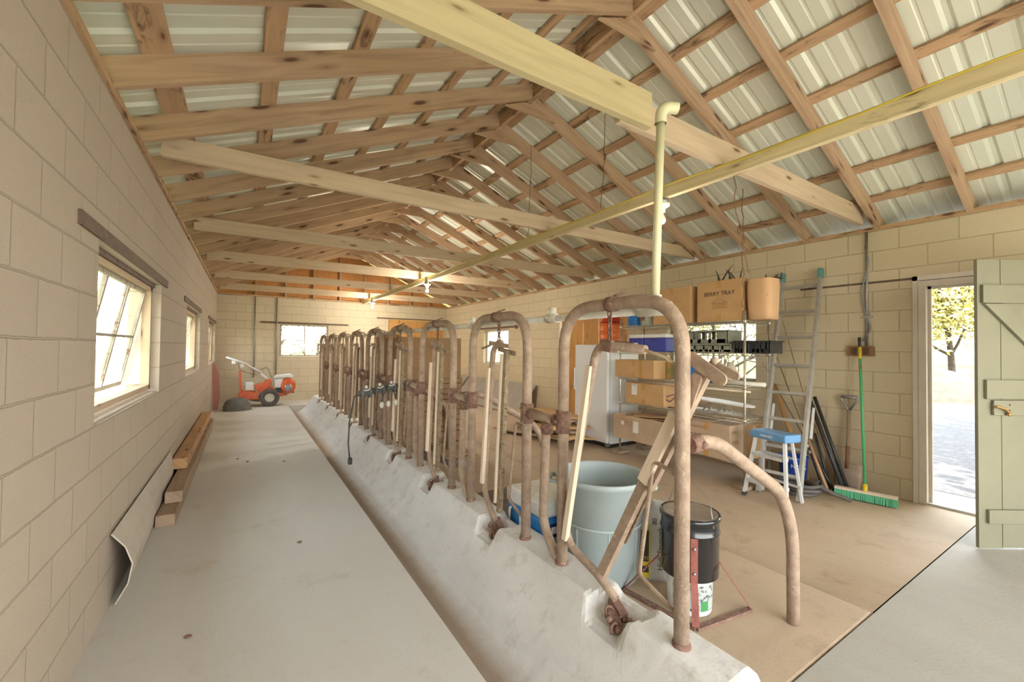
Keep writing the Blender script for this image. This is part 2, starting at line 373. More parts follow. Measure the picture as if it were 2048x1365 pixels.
# wall plates
for nm, x0, x1 in (('trim_plate_left', XL - .14, XL + .02), ('trim_plate_right', XR - .02, XR + .14)):
    tag(MB().box(x0, x1, YF, YB, ZT, ZT + .04).build(nm, M['purlin']), kind='structure')
tag(MB().box(XL, XR, YB - .015, YB + .12, ZT, ZT + .04).build('trim_plate_back', M['purlin']), kind='structure')
ORD = ['nearest', 'second nearest', 'third nearest', 'fourth nearest', 'fifth nearest', 'sixth nearest', 'seventh nearest', 'eighth nearest', 'ninth nearest', 'tenth nearest', 'eleventh nearest', 'twelfth nearest', 'thirteenth nearest', 'fourteenth nearest', 'fifteenth nearest', 'sixteenth nearest', 'seventeenth nearest', 'eighteenth nearest', 'nineteenth nearest', 'twentieth nearest', 'twenty-first nearest']
# rafters: one board each
ks = [k for k in range(-3, 19)]
def rafter_y(k): return .30 + .63 * k
vis_l = vis_r = 0
RH = .14
cA = math.cos(math.atan(SL)); up = Vector((0, 0, 1))
for k in ks:
    y = rafter_y(k)
    for side in (-1, 1):
        yy = y - .09 if side < 0 else y
        xe = XL - .5 if side < 0 else XR + .3; xr = XM - .022 if side < 0 else XM + .022
        zb = lambda x: ZT + .035 + SL * ((x - XL) if side < 0 else (XR - x))
        mb = MB(); hv = RH / cA
        c = []
        for dz_ in (0, hv):
            for dy in (-.02, .02):
                for x in ((xe, xr)): c.append(Vector((x, yy + dy, zb(x) + dz_ - .03)))
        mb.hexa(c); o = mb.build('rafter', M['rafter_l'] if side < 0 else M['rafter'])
        vis = (k >= 2) if side < 0 else (k >= 1)
        if side < 0: i = k - 2
        else: i = k - 1
        if i >= 0: lab = '%s bare pine rafter in view on the %s slope of the roof' % (ORD[i], 'left' if side < 0 else 'right')
        else: lab = '%s slope pine rafter above the top edge of the view, %s before it' % ('left' if side < 0 else 'right', ['first', 'second', 'third', 'fourth', 'fifth'][-i - 1])
        tag(o, lab, 'rafter', 'rafters of the %s roof slope' % ('left' if side < 0 else 'right'))
# ridge board, collar gussets
zrb = ZT + .035 + SL * (XR - XM)
tag(MB().box(XM - .02, XM + .02, YF, YB, zrb - .03, zrb + .14).build('ridge_board', M['purlin']), 'long ridge board running the length of the roof peak between the rafters', 'ridge board')
for i, k in enumerate(range(0, 19)):
    y = rafter_y(k) - .045
    mb = MB(); w = .30
    mb.prism([(-w, -SL * w), (w, -SL * w), (w * .25, -SL * w * .25 + .0), (-w * .25, -SL * w * .25)], lambda a, b: (XM + a, y - .012, zrb - .035 + b), (0, .024, 0))
    tag(mb.build('ridge_gusset', M['rafter_l']), '%s small wooden collar plate tying the rafter pair under the ridge' % ORD[i], 'collar plate', 'collar plates under the ridge')
# purlins: flat boards across the rafters
def purlin(x, side, w, lab):
    z = ZT + .035 - .03 + SL * ((x - XL) if side < 0 else (XR - x)) + RH / cA + .012
    a = Vector((x, YF - .4, z)); b = Vector((x, YB + .4, z)); n_ = Vector((SL if side > 0 else -SL, 0, 1)).normalized()
    o = MB().bar(a, b, w, .022, n_).build('purlin', M['purlin']); tag(o, lab, 'purlin', 'purlins of the %s roof slope' % ('left' if side < 0 else 'right'))
for i, (x, w) in enumerate(((-.40, .135), (.10, .10), (.575, .10), (1.0, .09), (1.42, .09), (1.88, .09), (2.22, .09))):
    purlin(x, -1, w, '%s roof board up from the left wall, seen against the metal roof' % ['first', 'second', 'third', 'fourth', 'fifth', 'sixth', 'seventh'][i])
for i, x in enumerate((5.06, 4.64, 4.2, 3.78, 3.34, 2.9, 2.5)):
    purlin(x, 1, .09, '%s roof board up from the right wall, seen against the metal roof' % ['first', 'second', 'third', 'fourth', 'fifth', 'sixth', 'seventh'][i])
# cross ties
def board(p0, p1, w, h, mat, name, lab, cat, group=None):
    o = MB().bar(p0, p1, w, h).build(name, mat); return tag(o, lab, cat, group)
zt = ZT + .04 + .09
board((XL + .26, 1.60, zt + .02), (1.93, 1.60, zt + .02), .04, .20, M['tie_y'], 'cross_tie', 'wide yellowish board overhead, left half of the nearest cross tie, square cut end', 'tie beam', 'cross ties under the rafters')
board((1.72, 1.645, zt), (XR - .16, 1.645, zt), .04, .17, M['tie'], 'cross_tie', 'pale tie board overhead, right half of the nearest cross tie, running to the right wall', 'tie beam', 'cross ties under the rafters')
for i, (ya, yb) in enumerate(((3.64, 3.54), (5.75, 5.52), (7.63, 7.38), (9.5, 9.25), (11.4, 11.15))):
    board((XL + .08, ya, zt - .01), (XR - .08, yb, zt - .01), .04, .145, M['tie'], 'cross_tie', 'single pale tie board spanning wall to wall, %s tie after the spliced one' % ['first', 'second', 'third', 'fourth', 'fifth'][i], 'tie beam', 'cross ties under the rafters')
# gable studs
for i, x in enumerate((.2, .85, 1.5, 2.15, 2.8, 3.45, 4.1, 4.7)):
    zt2 = ZT + .05 + SL * min(x - XL, XR - x)
    tag(MB().box(x - .02, x + .02, YB - .03, YB + .058, ZT + .04, zt2).build('gable_stud', M['rafter_l']), 'upright stud in the orange end gable, %s from the left' % ['first', 'second', 'third', 'fourth', 'fifth', 'sixth', 'seventh', 'eighth'][i], 'stud', 'studs of the end gable')

# ================================================================ windows and doors
def glassmat():
    m = bpy.data.materials.new('window_glass'); m.use_nodes = True; n = m.node_tree; n.nodes.clear()
    o = node(n, 'ShaderNodeOutputMaterial'); t = node(n, 'ShaderNodeBsdfTransparent'); g = node(n, 'ShaderNodeBsdfGlossy'); d = node(n, 'ShaderNodeBsdfDiffuse')
    t.inputs[0].default_value = (.97, .98, .95, 1); g.inputs['Roughness'].default_value = .03; d.inputs[0].default_value = (.75, .7, .62, 1)
    a = node(n, 'ShaderNodeMixShader'); a.inputs[0].default_value = .07; b = node(n, 'ShaderNodeMixShader'); b.inputs[0].default_value = .07
    n.links.new(t.outputs[0], a.inputs[1]); n.links.new(g.outputs[0], a.inputs[2]); n.links.new(a.outputs[0], b.inputs[1]); n.links.new(d.outputs[0], b.inputs[2]); n.links.new(b.outputs[0], o.inputs[0]); return m
M['glass'] = glassmat()
def sroot(name, loc):
    o = bpy.data.objects.new(name, None); COL.objects.link(o); o.location = loc; o['kind'] = 'structure'; return o
def win_left(nm, ya, yb, tilt, cols=3):
    r = sroot(nm, (XL - .07, (ya + yb) / 2, 1.0)); x = XL - .075
    mb = MB(); w = .045
    mb.box(x - .035, x + .02, ya + .01, ya + .01 + w, 1.03, 1.83); mb.box(x - .035, x + .02, yb - .01 - w, yb - .01, 1.03, 1.83)
    mb.box(x - .035, x + .02, ya + .01, yb - .01, 1.80, 1.83); mb.box(x - .035, x + .02, ya + .01, yb - .01, 1.03, 1.065)
    mb.build('frame', M['tie'], r, world=True)
    tag(MB().box(XL - .19, XL - .02, ya, yb, 1.0, 1.012).build('sill', M['white_trim'], r, world=True))
    MB().box(XL - .15, XL - .04, ya, yb, 1.832, 1.86).build('head_packing', M['lintel'], r, world=True)
    # tilted sash
    a = ya + .075; b = yb - .075; zt_, zb_ = 1.79, 1.085
    def P(y, t): return Vector((x - .02 - tilt * t, y, zt_ + (zb_ - zt_) * t))
    mb = MB(); W2 = .032; nrm = Vector((1, 0, -tilt / .7)).normalized()
    for y in [a + (b - a) * i / cols for i in range(cols + 1)]: mb.bar(P(y, 0), P(y, 1), .032 if 0 < y < 99 else .03, .022, nrm)
    for t in (0, .5, 1): mb.bar(P(a, t), P(b, t), .022, .018 if t == .5 else .028, Vector((0, 0, 1)))
    s = mb.build('sash', M['frame_rust'], r, world=True)
    for i in range(cols):
        for t0, t1 in ((0, .5), (.5, 1)):
            g = MB(); y0 = a + (b - a) * i / cols + .016; y1 = a + (b - a) * (i + 1) / cols - .016
            q = [P(y0, t0 + .02), P(y1, t0 + .02), P(y1, t1 - .02), P(y0, t1 - .02)]; d = nrm * .004
            g.hexa([q[3], q[2], q[0], q[1], q[3] + d, q[2] + d, q[0] + d, q[1] + d]); g.build('pane', M['glass'], s, world=True)
    if tilt > .02:
        for y in (b + .035, a - .035):
            mb = MB(); mb.prism([(-.0, 1.07), (-tilt - .02, 1.07), (-.0, 1.62)], lambda p, q: (x - .012 + p, y, q), (0, .006, 0)); mb.build('wing', M['white_trim'], r, world=True)
    return r
win_left('window_1', *WL[0][:2], .13); win_left('window_2', *WL[1][:2], .22); win_left('window_3', *WL[2][:2], .02)
def lintel(name, lab, x0, x1, y0, y1, z0, z1):
    return tag(MB().box(x0, x1, y0, y1, z0, z1).build(name, M['lintel']), lab, 'lintel')
for i, (a, b) in enumerate(((2.36, 4.62), (5.85, 7.95), (9.45, 11.7))):
    lintel('steel_lintel', 'dark steel lintel bar over the %s window of the left wall' % ['nearest', 'middle', 'farthest'][i], XL - .04, XL + .012, a, b, 1.865, 1.925)
lintel('steel_lintel', 'dark steel lintel bar over the four pane window of the end wall', .30, 2.38, YB - .012, YB + .03, 1.95, 1.995)
lintel('steel_lintel', 'dark steel lintel bar over the small window of the right wall', XR - .012, XR + .03, 8.05, 10.05, 1.875, 1.92)
lintel('steel_lintel', 'thin dark lintel over the boarded doorway of the end wall', 3.15, XR, YB - .01, YB + .03, 2.2, 2.235)
lintel('steel_lintel', 'thin dark lintel above the open door and conduit on the right wall', XR - .006, XR + .03, 1.2, 2.25, 2.075, 2.095)
# end wall window
def win_flat(nm, axis, a, b, z0, z1, at, mull, cross, mat, casing=.035):
    # axis 'y': window lies in the plane Y=at spanning X a..b ; axis 'x': plane X=at spanning Y a..b
    def bx(mb, p0, p1, q0, q1, d0, d1):
        if axis == 'y': mb.box(p0, p1, at + d0, at + d1, q0, q1)
        else: mb.box(at + d0, at + d1, p0, p1, q0, q1)
    r = sroot(nm, (((a + b) / 2), at, z0) if axis == 'y' else (at, (a + b) / 2, z0))
    mb = MB(); c = casing
    bx(mb, a + .004, a + c, z0 + .004, z1 - .004, 0, .06); bx(mb, b - c, b - .004, z0 + .004, z1 - .004, 0, .06); bx(mb, a + c, b - c, z0 + .004, z0 + c, 0, .06); bx(mb, a + c, b - c, z1 - c, z1 - .004, 0, .06)
    f = mb.build('frame', mat, r, world=True)
    xs_ = [a + c] + list(mull) + [b - c]; zs_ = [z0 + c] + list(cross) + [z1 - c]
    mb = MB()
    for m_ in mull: bx(mb, m_ - .011, m_ + .011, z0 + c, z1 - c, .015, .045)
    for k in cross: bx(mb, a + c, b - c, k - .009, k + .009, .018, .042)
    if mull or cross: mb.build('glazing_bars', mat, r, world=True)
    for i in range(len(xs_) - 1):
        for j in range(len(zs_) - 1):
            g = MB(); bx(g, xs_[i] + .009, xs_[i + 1] - .009, zs_[j] + .008, zs_[j + 1] - .008, .028, .031); g.build('pane', M['glass'], r, world=True)
win_flat('window_4', 'y', BW[0], BW[1], BW[2], BW[3], YB + .02, [1.31], [1.53], M['frame_rust'])
win_flat('window_5', 'x', WR[0][0], WR[0][1], WR[0][2], WR[0][3], XR + .09, [9.1], [], M['white_trim'], .05)
win_flat('window_6', 'x', WR[1][0], WR[1][1], WR[1][2], WR[1][3], XR + .09, [3.36], [], M['frame_rust'], .045)
# sheltered doorways closed with plywood
r = sroot('door_2', (XR + .1, 5.7, 0))
for i, (a, b) in enumerate(((4.8, 5.16), (5.17, 5.56), (5.57, 5.98), (5.99, 6.42))): MB().box(XR + .11, XR + .13, a, b - .004, 0, 2.05).build('plywood_board', M['ply'], r, world=True)
MB().box(XR + .04, XR + .13, 6.42, 6.53, 0, 2.05).build('jamb', M['ply'], r, world=True)
MB().box(XR + .085, XR + .11, 4.8, 6.42, 1.28, 1.37).build('ledge', M['ply'], r, world=True)
MB().box(XR + .01, XR + .13, 4.8, 7.0, 2.05, 2.10).build('header', M['ply'], r, world=True)
r = sroot('door_3', (4.3, YB + .05, 0))
for i in range(4): MB().box(3.485 + i * .43, 3.485 + i * .43 + .425, YB + .045, YB + .065, 0, 2.19).build('plywood_board', M['ply'], r, world=True)
# open ledged door with its frame
r = sroot('door_1', (XR + .1, .77, 0))
mb = MB(); mb.box(XR - .008, XR + .15, 1.215, 1.268, 0, 2.055); mb.box(XR - .008, XR + .15, .275, .32, 0, 2.055); mb.box(XR - .008, XR + .15, .32, 1.215, 2.005, 2.055)
mb.build('door_frame', M['white_trim'], r, world=True)
mb = MB(); mb.box(XR + .05, XR + .075, 1.19, 1.215, 0, 2.005); mb.box(XR + .05, XR + .075, .32, 1.215, 1.98, 2.005); mb.build('door_stop', M['white_trim'], r, world=True)
MB().box(XR + .0, XR + .2, .28, 1.265, 0.0, .02).build('threshold', M['conc_curb'], r, world=True)
MB().box(XR - .014, XR - .002, 1.27, 1.305, 0, 2.10).build('casing_side', M['white_trim'], r, world=True)
MB().box(XR - .014, XR - .002, .2, 1.305, 2.06, 2.10).build('casing_top', M['white_trim'], r, world=True)
# leaf built in world coordinates: free edge A, direction R
A = Vector((4.405, .755, 0)); R_ = Vector((.85, -.527, 0)).normalized(); N_ = Vector((-R_.y * -1, -R_.x, 0)).normalized()
N_ = Vector((R_.y, -R_.x, 0)).normalized()     # points to the camera side
if N_.dot(Vector((0, 0, 0)) - A) < 0: N_ = -N_
LM = Matrix(((R_.x, N_.x, 0, A.x), (R_.y, N_.y, 0, A.y), (0, 0, 1, .012), (0, 0, 0, 1)))
leaf = MB(LM)
wds = [0, .17, .38, .60, .80, .97]
for i in range(5): leaf.box(wds[i], wds[i + 1] - .004, -.012, .012, .0 + [0, .004, .0, .006, 0][i], 2.05)
lf = leaf.build('door_leaf', M['door_paint'], r, world=True, bevel=.003)
for nm, z0, z1, x0 in (('top_ledge', 1.735, 1.865, .0), ('middle_ledge', 1.055, 1.19, .02), ('lock_ledge', .94, 1.045, .07), ('bottom_ledge', .18, .275, .03)):
    MB(LM).box(x0 + .02, .96, .0125, .034, z0, z1).build(nm, M['door_paint'], lf, world=True, bevel=.003)
mb = MB(LM); mb.prism([(.03, 1.73), (.17, 1.73), (.72, 1.20), (.58, 1.20)], lambda a, b: (a, .0125, b), (0, .022, 0)); mb.build('diagonal_brace', M['door_paint'], lf, world=True, bevel=.003)
mb = MB(LM); mb.tube(fillet([(.09, .036, 1.0), (.09, .05, 1.005), (.155, .055, .985), (.175, .05, .955)], .02), .008, 8); mb.ball((.175, .05, .95), .014); mb.build('handle', simple('brass_handle', (.40, .24, .09), .4, .7), lf, world=True)
mb = MB(LM); [mb.ball((x, .036, .975 + k), .006, 6, 4) for x in (.08, .2) for k in (.0, .04)]; mb.build('screw', M['rust_d'], lf, world=True)

# ================================================================ outdoors
M['grass'] = simple('spring_grass', (.19, .18, .055), .9, c2=(.13, .14, .04), scale=1.6, bump=.5)
M['gravel'] = simple('gravel', (.085, .078, .074), .9, c2=(.04, .04, .044), scale=18, bump=1, bscale=40, coord='Object')
M['dirt'] = simple('red_clay', (.12, .065, .045), .95, c2=(.08, .042, .03), scale=5, bump=.8)
M['bark'] = simple('bark', (.075, .058, .045), .95, c2=(.05, .038, .03), scale=9, bump=.6)
M['leaf_y'] = simple('yellow_leaves', (.50, .43, .17), .6, c2=(.38, .36, .13), scale=3)
M['leaf_g'] = simple('fresh_leaves', (.32, .33, .05), .6, c2=(.24, .28, .04), scale=3)
mb = MB()
def gh(x, y): return -.16 + (.012 * max(0, x - 16) if x > 16 else 0) + (.01 * max(0, -x - 8) if x < -8 else 0)
gx = [-120, -60, -30, -14, -8, -3, -.9, 2, 5.5, 9, 16, 22, 30, 60, 120]; gy = [-120, -60, -30, -15, -6, -2.3, 2, 6, 12.4, 20, 40, 80, 140]
mb.grid([[Vector((x, y, gh(x, y))) for y in gy] for x in gx], True); tag(mb.build('ground_lawn', M['grass']), kind='structure')
mb = MB(); rows = []
for i in range(24):
    x = 5.5 + i * .55; rows.append([Vector((x, y, -.12 + .006 * math.sin(x * 3 + y))) for y in (-9, -4, -1, 0, 1, 2, 3, 5, 8, 10 - i * .2)])
mb.grid(rows, True); tag(mb.build('ground_gravel_yard', M['gravel']), kind='structure')
tag(MB().box(-1.5, 7, -9, YF, -.3, -.02).build('ground_apron', M['conc_slab']), kind='structure')
# clay heap
mb = MB(); rows = []
for i in range(22):
    a = 2 * PI * i / 22; rows.append([Vector((20.5 + math.cos(a) * 3.3 * q, 5.4 + math.sin(a) * 3.0 * q, -.2 + 1.5 * (1 - q) ** .8 + mnoise.noise(Vector((a * 2, q * 5, 1))) * .16 * (q < .95))) for q in [k / 12 for k in range(13)]])
mb.grid(rows + [rows[0]], True); tag(mb.build('dirt_heap', M['dirt']), 'heap of reddish soil outside beyond the open door', 'soil heap')
def tree(name, lab, x, y, h, cr, mat, leaves=2600, trunk=.2, seed=1, lean=0, group=None, crown_z=.35, lsz=.16):
    rnd = random.Random(seed); t = thing(name, lab, 'tree', (x, y, gh(x, y) - .02), 0, group)
    b = MB(); tips = []
    def br(p, d, L, r, dep):
        pts = [p]; q = p
        for i in range(4):
            d = (d + Vector((rnd.uniform(-.18, .18), rnd.uniform(-.18, .18), rnd.uniform(-.05, .12)))).normalized(); q = q + d * L / 4; pts.append(q)
        b.tube(pts, [r * (1 - .14 * i) for i in range(5)], 6 if dep < 2 else 4, cap=False); tips.append((q, dep))
        if dep < 3:
            for k in range(3 if dep else 9):
                s = pts[rnd.randint(1 if not dep else 2, 4)]
                nd = (d * .55 + Vector((rnd.uniform(-1, 1), rnd.uniform(-1, 1), rnd.uniform(-.35, .6)))).normalized(); br(s, nd, L * rnd.uniform(.5, .72), r * .5, dep + 1)
    br(Vector((0, 0, 0)), Vector((lean, 0, 1)), h * .5, trunk, 0); b.build('trunk', M['bark'], t)
    if leaves:
        f = MB(); tt = [p for p, d in tips if d >= 1]
        for i in range(leaves):
            c = rnd.choice(tt) + Vector((rnd.gauss(0, cr * .22), rnd.gauss(0, cr * .22), rnd.gauss(0, cr * .16)))
            if c.z < h * crown_z * .6: continue
            u = Vector((rnd.uniform(-1, 1), rnd.uniform(-1, 1), rnd.uniform(-1, 1))).normalized(); w = u.orthogonal().normalized(); s = rnd.uniform(.5, 1.2) * lsz
            f.face([c - u * s, c + w * s * .55, c + u * s, c - w * s * .55])
        f.recalc = False
        f.build('foliage', mat, t)
    return t
tree('leafy_tree', 'yellow green tree outside the open door, tall trunk by the grass', 34, 6.75, 10, 6.5, M['leaf_y'], 16000, .17, 3, lsz=.15, crown_z=.22)
tree('leafy_tree', 'yellow green tree outside behind the soil heap', 31, 8.0, 9, 6, M['leaf_y'], 9000, .14, 5, lsz=.15, crown_z=.22)
tree('leafy_tree', 'thin young tree at the far right of the open doorway view', 50, 8.2, 6, 2.5, M['leaf_y'], 1000, .08, 8, lsz=.14)
tree('shade_tree', 'leafy tree beside the gravel yard, past the right edge of the view', 9.2, -4.6, 10, 5, M['leaf_y'], 9000, .2, 11, lsz=.2, crown_z=.3)
k = 0
for i, (x, y, h) in enumerate(((52, 14, 12), (56, 7, 12), (50, 0, 11), (46, 20, 11), (38, 26, 10), (30, 31, 10))):
    tree('hedgerow_tree', 'hazy yellow tree of the far tree line beyond the yard, %s from the right' % ['third', 'second', 'first', 'fourth', 'fifth', 'sixth'][i], x, y, h, 5, M['leaf_y'], 1800, .25, 20 + i, group='trees of the far tree line', lsz=.4)
for i, (x, y) in enumerate(((1.0, 15.2), (2.0, 15.6), (-.4, 17), (11.5, 14.5), (10.2, 6.2), (12, 9.0), (10, 11.6))):
    tree('bare_shrub', ['twiggy shrub outside the left half of the end window', 'twiggy shrub outside the right half of the end window', 'twiggy shrub outside past the left edge of the end window', 'twiggy shrub outside the small right window, farthest of its row', 'twiggy shrub outside the wide window behind the shelves', 'twiggy shrub outside between the two right windows', 'twiggy shrub outside the small right window, nearer one'][i], x, y, 3.9, 1.8, M['leaf_y'], 1500, .085, 40 + i, lsz=.05, crown_z=.1)
for i, (x, y, h) in enumerate(((-14, 14, 8), (-20, 24, 10), (-12, 30, 9), (-24, 16, 10))):
    tree('field_tree', ['near', 'tall far', 'small far', 'outermost'][i] + ' tree on the lawn outside the left windows', x, y, h, 4, M['leaf_y'], 1500, .22, 60 + i, lsz=.3)

# ================================================================ light rail, bulbs, wires, conduit
rail = thing('light_rail', 'long pale wooden rail hung under the cross ties carrying the lamps', 'rail', (2.71, 5.8, 2.55))
MB().bar((2.71, -.6, 2.597), (2.71, 11.9, 2.597), .045, .088).build('board', M['rail'], rail, world=True)
pts = []; y = -.6
while y < 11.8: pts.append((2.682 + .006 * math.sin(y * 9), y, 2.632 + .008 * math.sin(y * 3.7))); y += .12
MB().tube(pts, .0055, 6).build('yellow_cable', simple('yellow_cable', (.62, .48, .06), .5), rail, world=True)
M['porcelain'] = simple('white_porcelain', (.80, .77, .68), .25); M['bulb'] = simple('frosted_bulb', (.88, .86, .78), .15, coat=.3)
def lamp(y, lab):
    t = thing('bulb_holder', lab, 'lamp', (2.71, y, 2.553))
    mb = MB(); mb.lathe([(.0, 0), (.052, 0), (.052, -.035), (0, -.035)], 8); mb.build('junction_box', M['galv'], t)
    mb = MB(); mb.lathe([(.0, -.0355), (.062, -.036), (.060, -.052), (.035, -.066), (.027, -.072), (.025, -.10), (.0, -.101)], 24); mb.build('socket', M['porcelain'], t)
    mb = MB(); mb.lathe([(.0, -.1015), (.013, -.102), (.015, -.115), (.024, -.135), (.031, -.155), (.030, -.172), (.02, -.187), (0, -.193)], 20); mb.build('bulb', M['bulb'], t)
    li = bpy.data.lights.new('bulb_fill_light', 'POINT'); li.energy = 1.5 if y < 4 else 22; li.shadow_soft_size = .12; li.color = (1, .90, .76); lo = bpy.data.objects.new('bulb_fill_light', li); COL.objects.link(lo); lo.location = (2.71, y, 2.553 - .26)  # fill light added below the bulb, stronger for the far ones
lamp(2.12, 'bare white bulb in a porcelain holder hanging from the rail beside the upright pipe')
lamp(7.1, 'small bare bulb halfway down the wooden rail')
lamp(10.9, 'farthest bare bulb at the end of the rail by the end wall')
M['wire'] = simple('rusty_wire', (.22, .13, .07), .7, .4)
def wire(pts, lab, r=.0035, loops=True):
    mb = MB(); out = []
    for a, b in zip(pts, pts[1:]):
        a = Vector(a); b = Vector(b); n_ = max(2, int((b - a).length / .04))
        for i in range(n_): out.append(a.lerp(b, i / n_) + Vector((mnoise.noise(a * 3 + Vector((i * .4, 0, 0))) * .02, mnoise.noise(b * 3 + Vector((0, i * .4, 0))) * .02, 0)))
    out.append(Vector(pts[-1])); mb.tube(out, r, 5)
    c = Vector(pts[len(pts) // 2]); mb.tube([c + Vector((0, math.cos(q) * .014, math.sin(q) * .03)) for q in [2 * PI * k / 10 for k in range(10)]], r, 5, closed=True)
    return tag(mb.build('hanging_wire', M['wire']), lab, 'wire')
wire([(2.75, 2.78, 3.78), (2.75, 2.78, 3.15), (2.72, 2.80, 2.68)], 'twisted rusty wire hanging from the ridge down to the rail near the upright pipe')
wire([(2.75, 3.97, 3.75), (2.75, 3.97, 3.3), (2.72, 3.97, 2.68)], 'second twisted wire hanging from the ridge to the rail')
wire([(2.78, 1.60, 2.64), (2.78, 1.55, 2.2), (2.80, 1.5, 1.9)], 'thin knotted wire dangling below the nearest cross tie')
wire([(4.24, 2.33, 3.04), (4.24, 2.33, 2.5), (4.25, 2.335, 1.83)], 'long twisted wire hanging down to the boxes on the top shelf', .004)
# conduits on the end wall
for x, z0, lab in ((.19, .60, 'thin grey conduit on the end wall nearest the left corner'), (.66, .66, 'thin grey conduit on the end wall beside the window')):
    tag(MB().tube([(x, YB - .02, z0), (x, YB - .02, 2.60)], .013, 8).build('wall_conduit', M['galv']), lab, 'conduit')
r = thing('wall_conduit', 'grey conduit with a loose cable running down the right wall to the socket', 'conduit', (XR - .02, 1.645, 1.45))
MB().tube([(XR - .02, 1.645, 1.452), (XR - .02, 1.645, 2.60)], .012, 8).build('pipe', M['galv'], r, world=True)
MB().tube(fillet([(XR - .02, 1.66, 2.45), (XR - .03, 1.615, 2.3), (XR - .03, 1.69, 2.0), (XR - .03, 1.64, 1.72), (XR - .03, 1.60, 1.62), (XR - .02, 1.68, 1.50)], .1), .006, 6).build('cable', simple('grey_cable', (.25, .29, .30), .5), r, world=True)
MB().box(XR - .035, XR - .001, 1.60, 1.69, 1.735, 1.75).build('clip', M['galv'], r, world=True)
o = thing('wall_socket', 'brown double socket plate on the right wall at the foot of the conduit', 'socket', (XR - .03, 1.70, 1.35))
MB().box(XR - .05, XR - .001, 1.585, 1.80, 1.35, 1.448).build('back_box', simple('brown_box', (.24, .12, .05), .5), o, world=True, bevel=.006)
for y in (1.64, 1.745): MB().box(XR - .056, XR - .0505, y - .022, y + .022, 1.365, 1.433).build('outlet', simple('dark_outlet', (.10, .05, .02), .4), o, world=True)

# ================================================================ stalls
CZ = .215
def hoop_parts(t):
    R = .03
    pts = [(0, -.37, -.02), (0, -.37, 1.385), (0, .37, 1.385), (0, .37, -.02)]
    mb = MB(); mb.tube(fillet(pts, .23, 8), R, 14); mb.build('hoop', M['rust'], t)
    for s in (-1, 1): mb = MB(); mb.lathe([(.0305, -.01), (.038, -.01), (.037, .008), (.033, .02), (.0305, .022)], 14, (0, s * .37, 0)); mb.build('socket_collar', M['rust_d'], t)
    mb = MB(); mb.tube(fillet([(0.0, -.35, .665), (.02, -.215, .69), (.02, -.14, .17), (0, -.345, .115)], .03, 4), .0095, 8); mb.build('guard_rod', M['rust'], t)
    mb = MB(); mb.lathe([(.031, 0), (.037, 0), (.037, .05), (.031, .05)], 12, (0, 0, 0)); rot = Matrix.Translation((0, .04, 1.385)) @ Matrix.Rotation(PI / 2, 4, 'X')
    for v in range(len(mb.v)): mb.v[v] = rot @ mb.v[v]
    mb.bar((0, .0, 1.42), (.05, -.01, 1.44), .02, .012); mb.build('clamp', M['rust_d'], t)
def chain_pts(mb, p0, p1, s=.034, r=.0045):
    p0 = Vector(p0); p1 = Vector(p1); d = p1 - p0; n_ = max(2, int(d.length / (s * .72))); u = d.normalized()
    for i in range(n_ + 1):
        c = p0 + d * i / n_; a = Vector((1, 0, 0)) if i % 2 else Vector((0, 1, 0))
        mb.tube([c + u * math.cos(q) * s * .5 + a * math.sin(q) * s * .3 for q in [2 * PI * k / 8 for k in range(8)]], r, 5, closed=True)
def clamp_parts(t, y0):
    mb = MB(); rnd = random.Random(4)
    mb.bar((-.005, y0 + .02, -.03), (-.075, y0 - .07, -.075), .05, .03); mb.bar((.02, y0 + .05, -.02), (-.01, y0 - .05, -.045), .04, .045)
    mb.tube([(-.05 + .028 * math.cos(q), y0 - .01 + .02 * math.sin(q), -.035 + .026 * math.sin(q)) for q in [2 * PI * k / 10 for k in range(10)]], .006, 6, closed=True)
    mb.tube([(-.08 + .02 * math.cos(q), y0 - .06, -.06 + .022 * math.sin(q)) for q in [2 * PI * k / 10 for k in range(10)]], .007, 6, closed=True)
    for i in range(7): mb.ball((rnd.uniform(-.09, .01), y0 + rnd.uniform(-.09, .05), rnd.uniform(-.07, -.03)), rnd.uniform(.01, .018), 7, 5)
    mb.build('anchor_clamp', M['rust_d'], t)
def stanchion_parts(t):       # closed yoke, local origin at the hoop centre on the curb
    mb = MB(); chain_pts(mb, (0, -.02, 1.36), (0, -.02, 1.235)); mb.build('chain', M['rust_d'], t)
    mb = MB(); mb.tube(fillet([(0, -.03, 1.20), (0, .055, 1.17), (0, .165, .13), (0, .02, -.0), (0, -.04, -.04)], [.05, .16, .1], 6), .0195, 10); mb.build('neck_bar', M['rust'], t)
    MB().bar((-.021, .075, 1.03), (-.021, .155, .20), .03, .024, (1, 0, 0)).build('wood_strip', M['strip'], t)
    MB().bar((0, -.125, 1.15), (0, -.055, .06), .034, .03, (1, 0, 0)).build('locking_bar', M['channel'], t)
    MB().bar((-.024, -.100, 1.13), (-.024, -.035, .12), .016, .016, (1, 0, 0)).build('wood_strip', M['strip'], t)
    mb = MB(); mb.bar((-.028, .06, 1.205), (-.028, -.20, 1.18), .03, .012, (1, 0, 0)); mb.bar((.026, .03, 1.165), (.026, -.20, 1.13), .03, .012, (1, 0, 0))
    mb.ball((0, -.03, 1.2), .03, 8, 6, (1, 1.2, 1)); mb.tube([(-.01, -.03, 1.21), (-.06, .11, 1.165)], .008, 6); mb.build('latch_head', M['rust'], t)
    clamp_parts(t, -.04)
CT = ['%s arched stanchion frame counting from the camera' % w for w in ('nearest', 'second', 'third', 'fourth', 'fifth', 'sixth', 'seventh', 'eighth', 'ninth')]
NW = ['nearest', 'second', 'third', 'fourth', 'fifth', 'sixth', 'seventh', 'eighth', 'ninth']
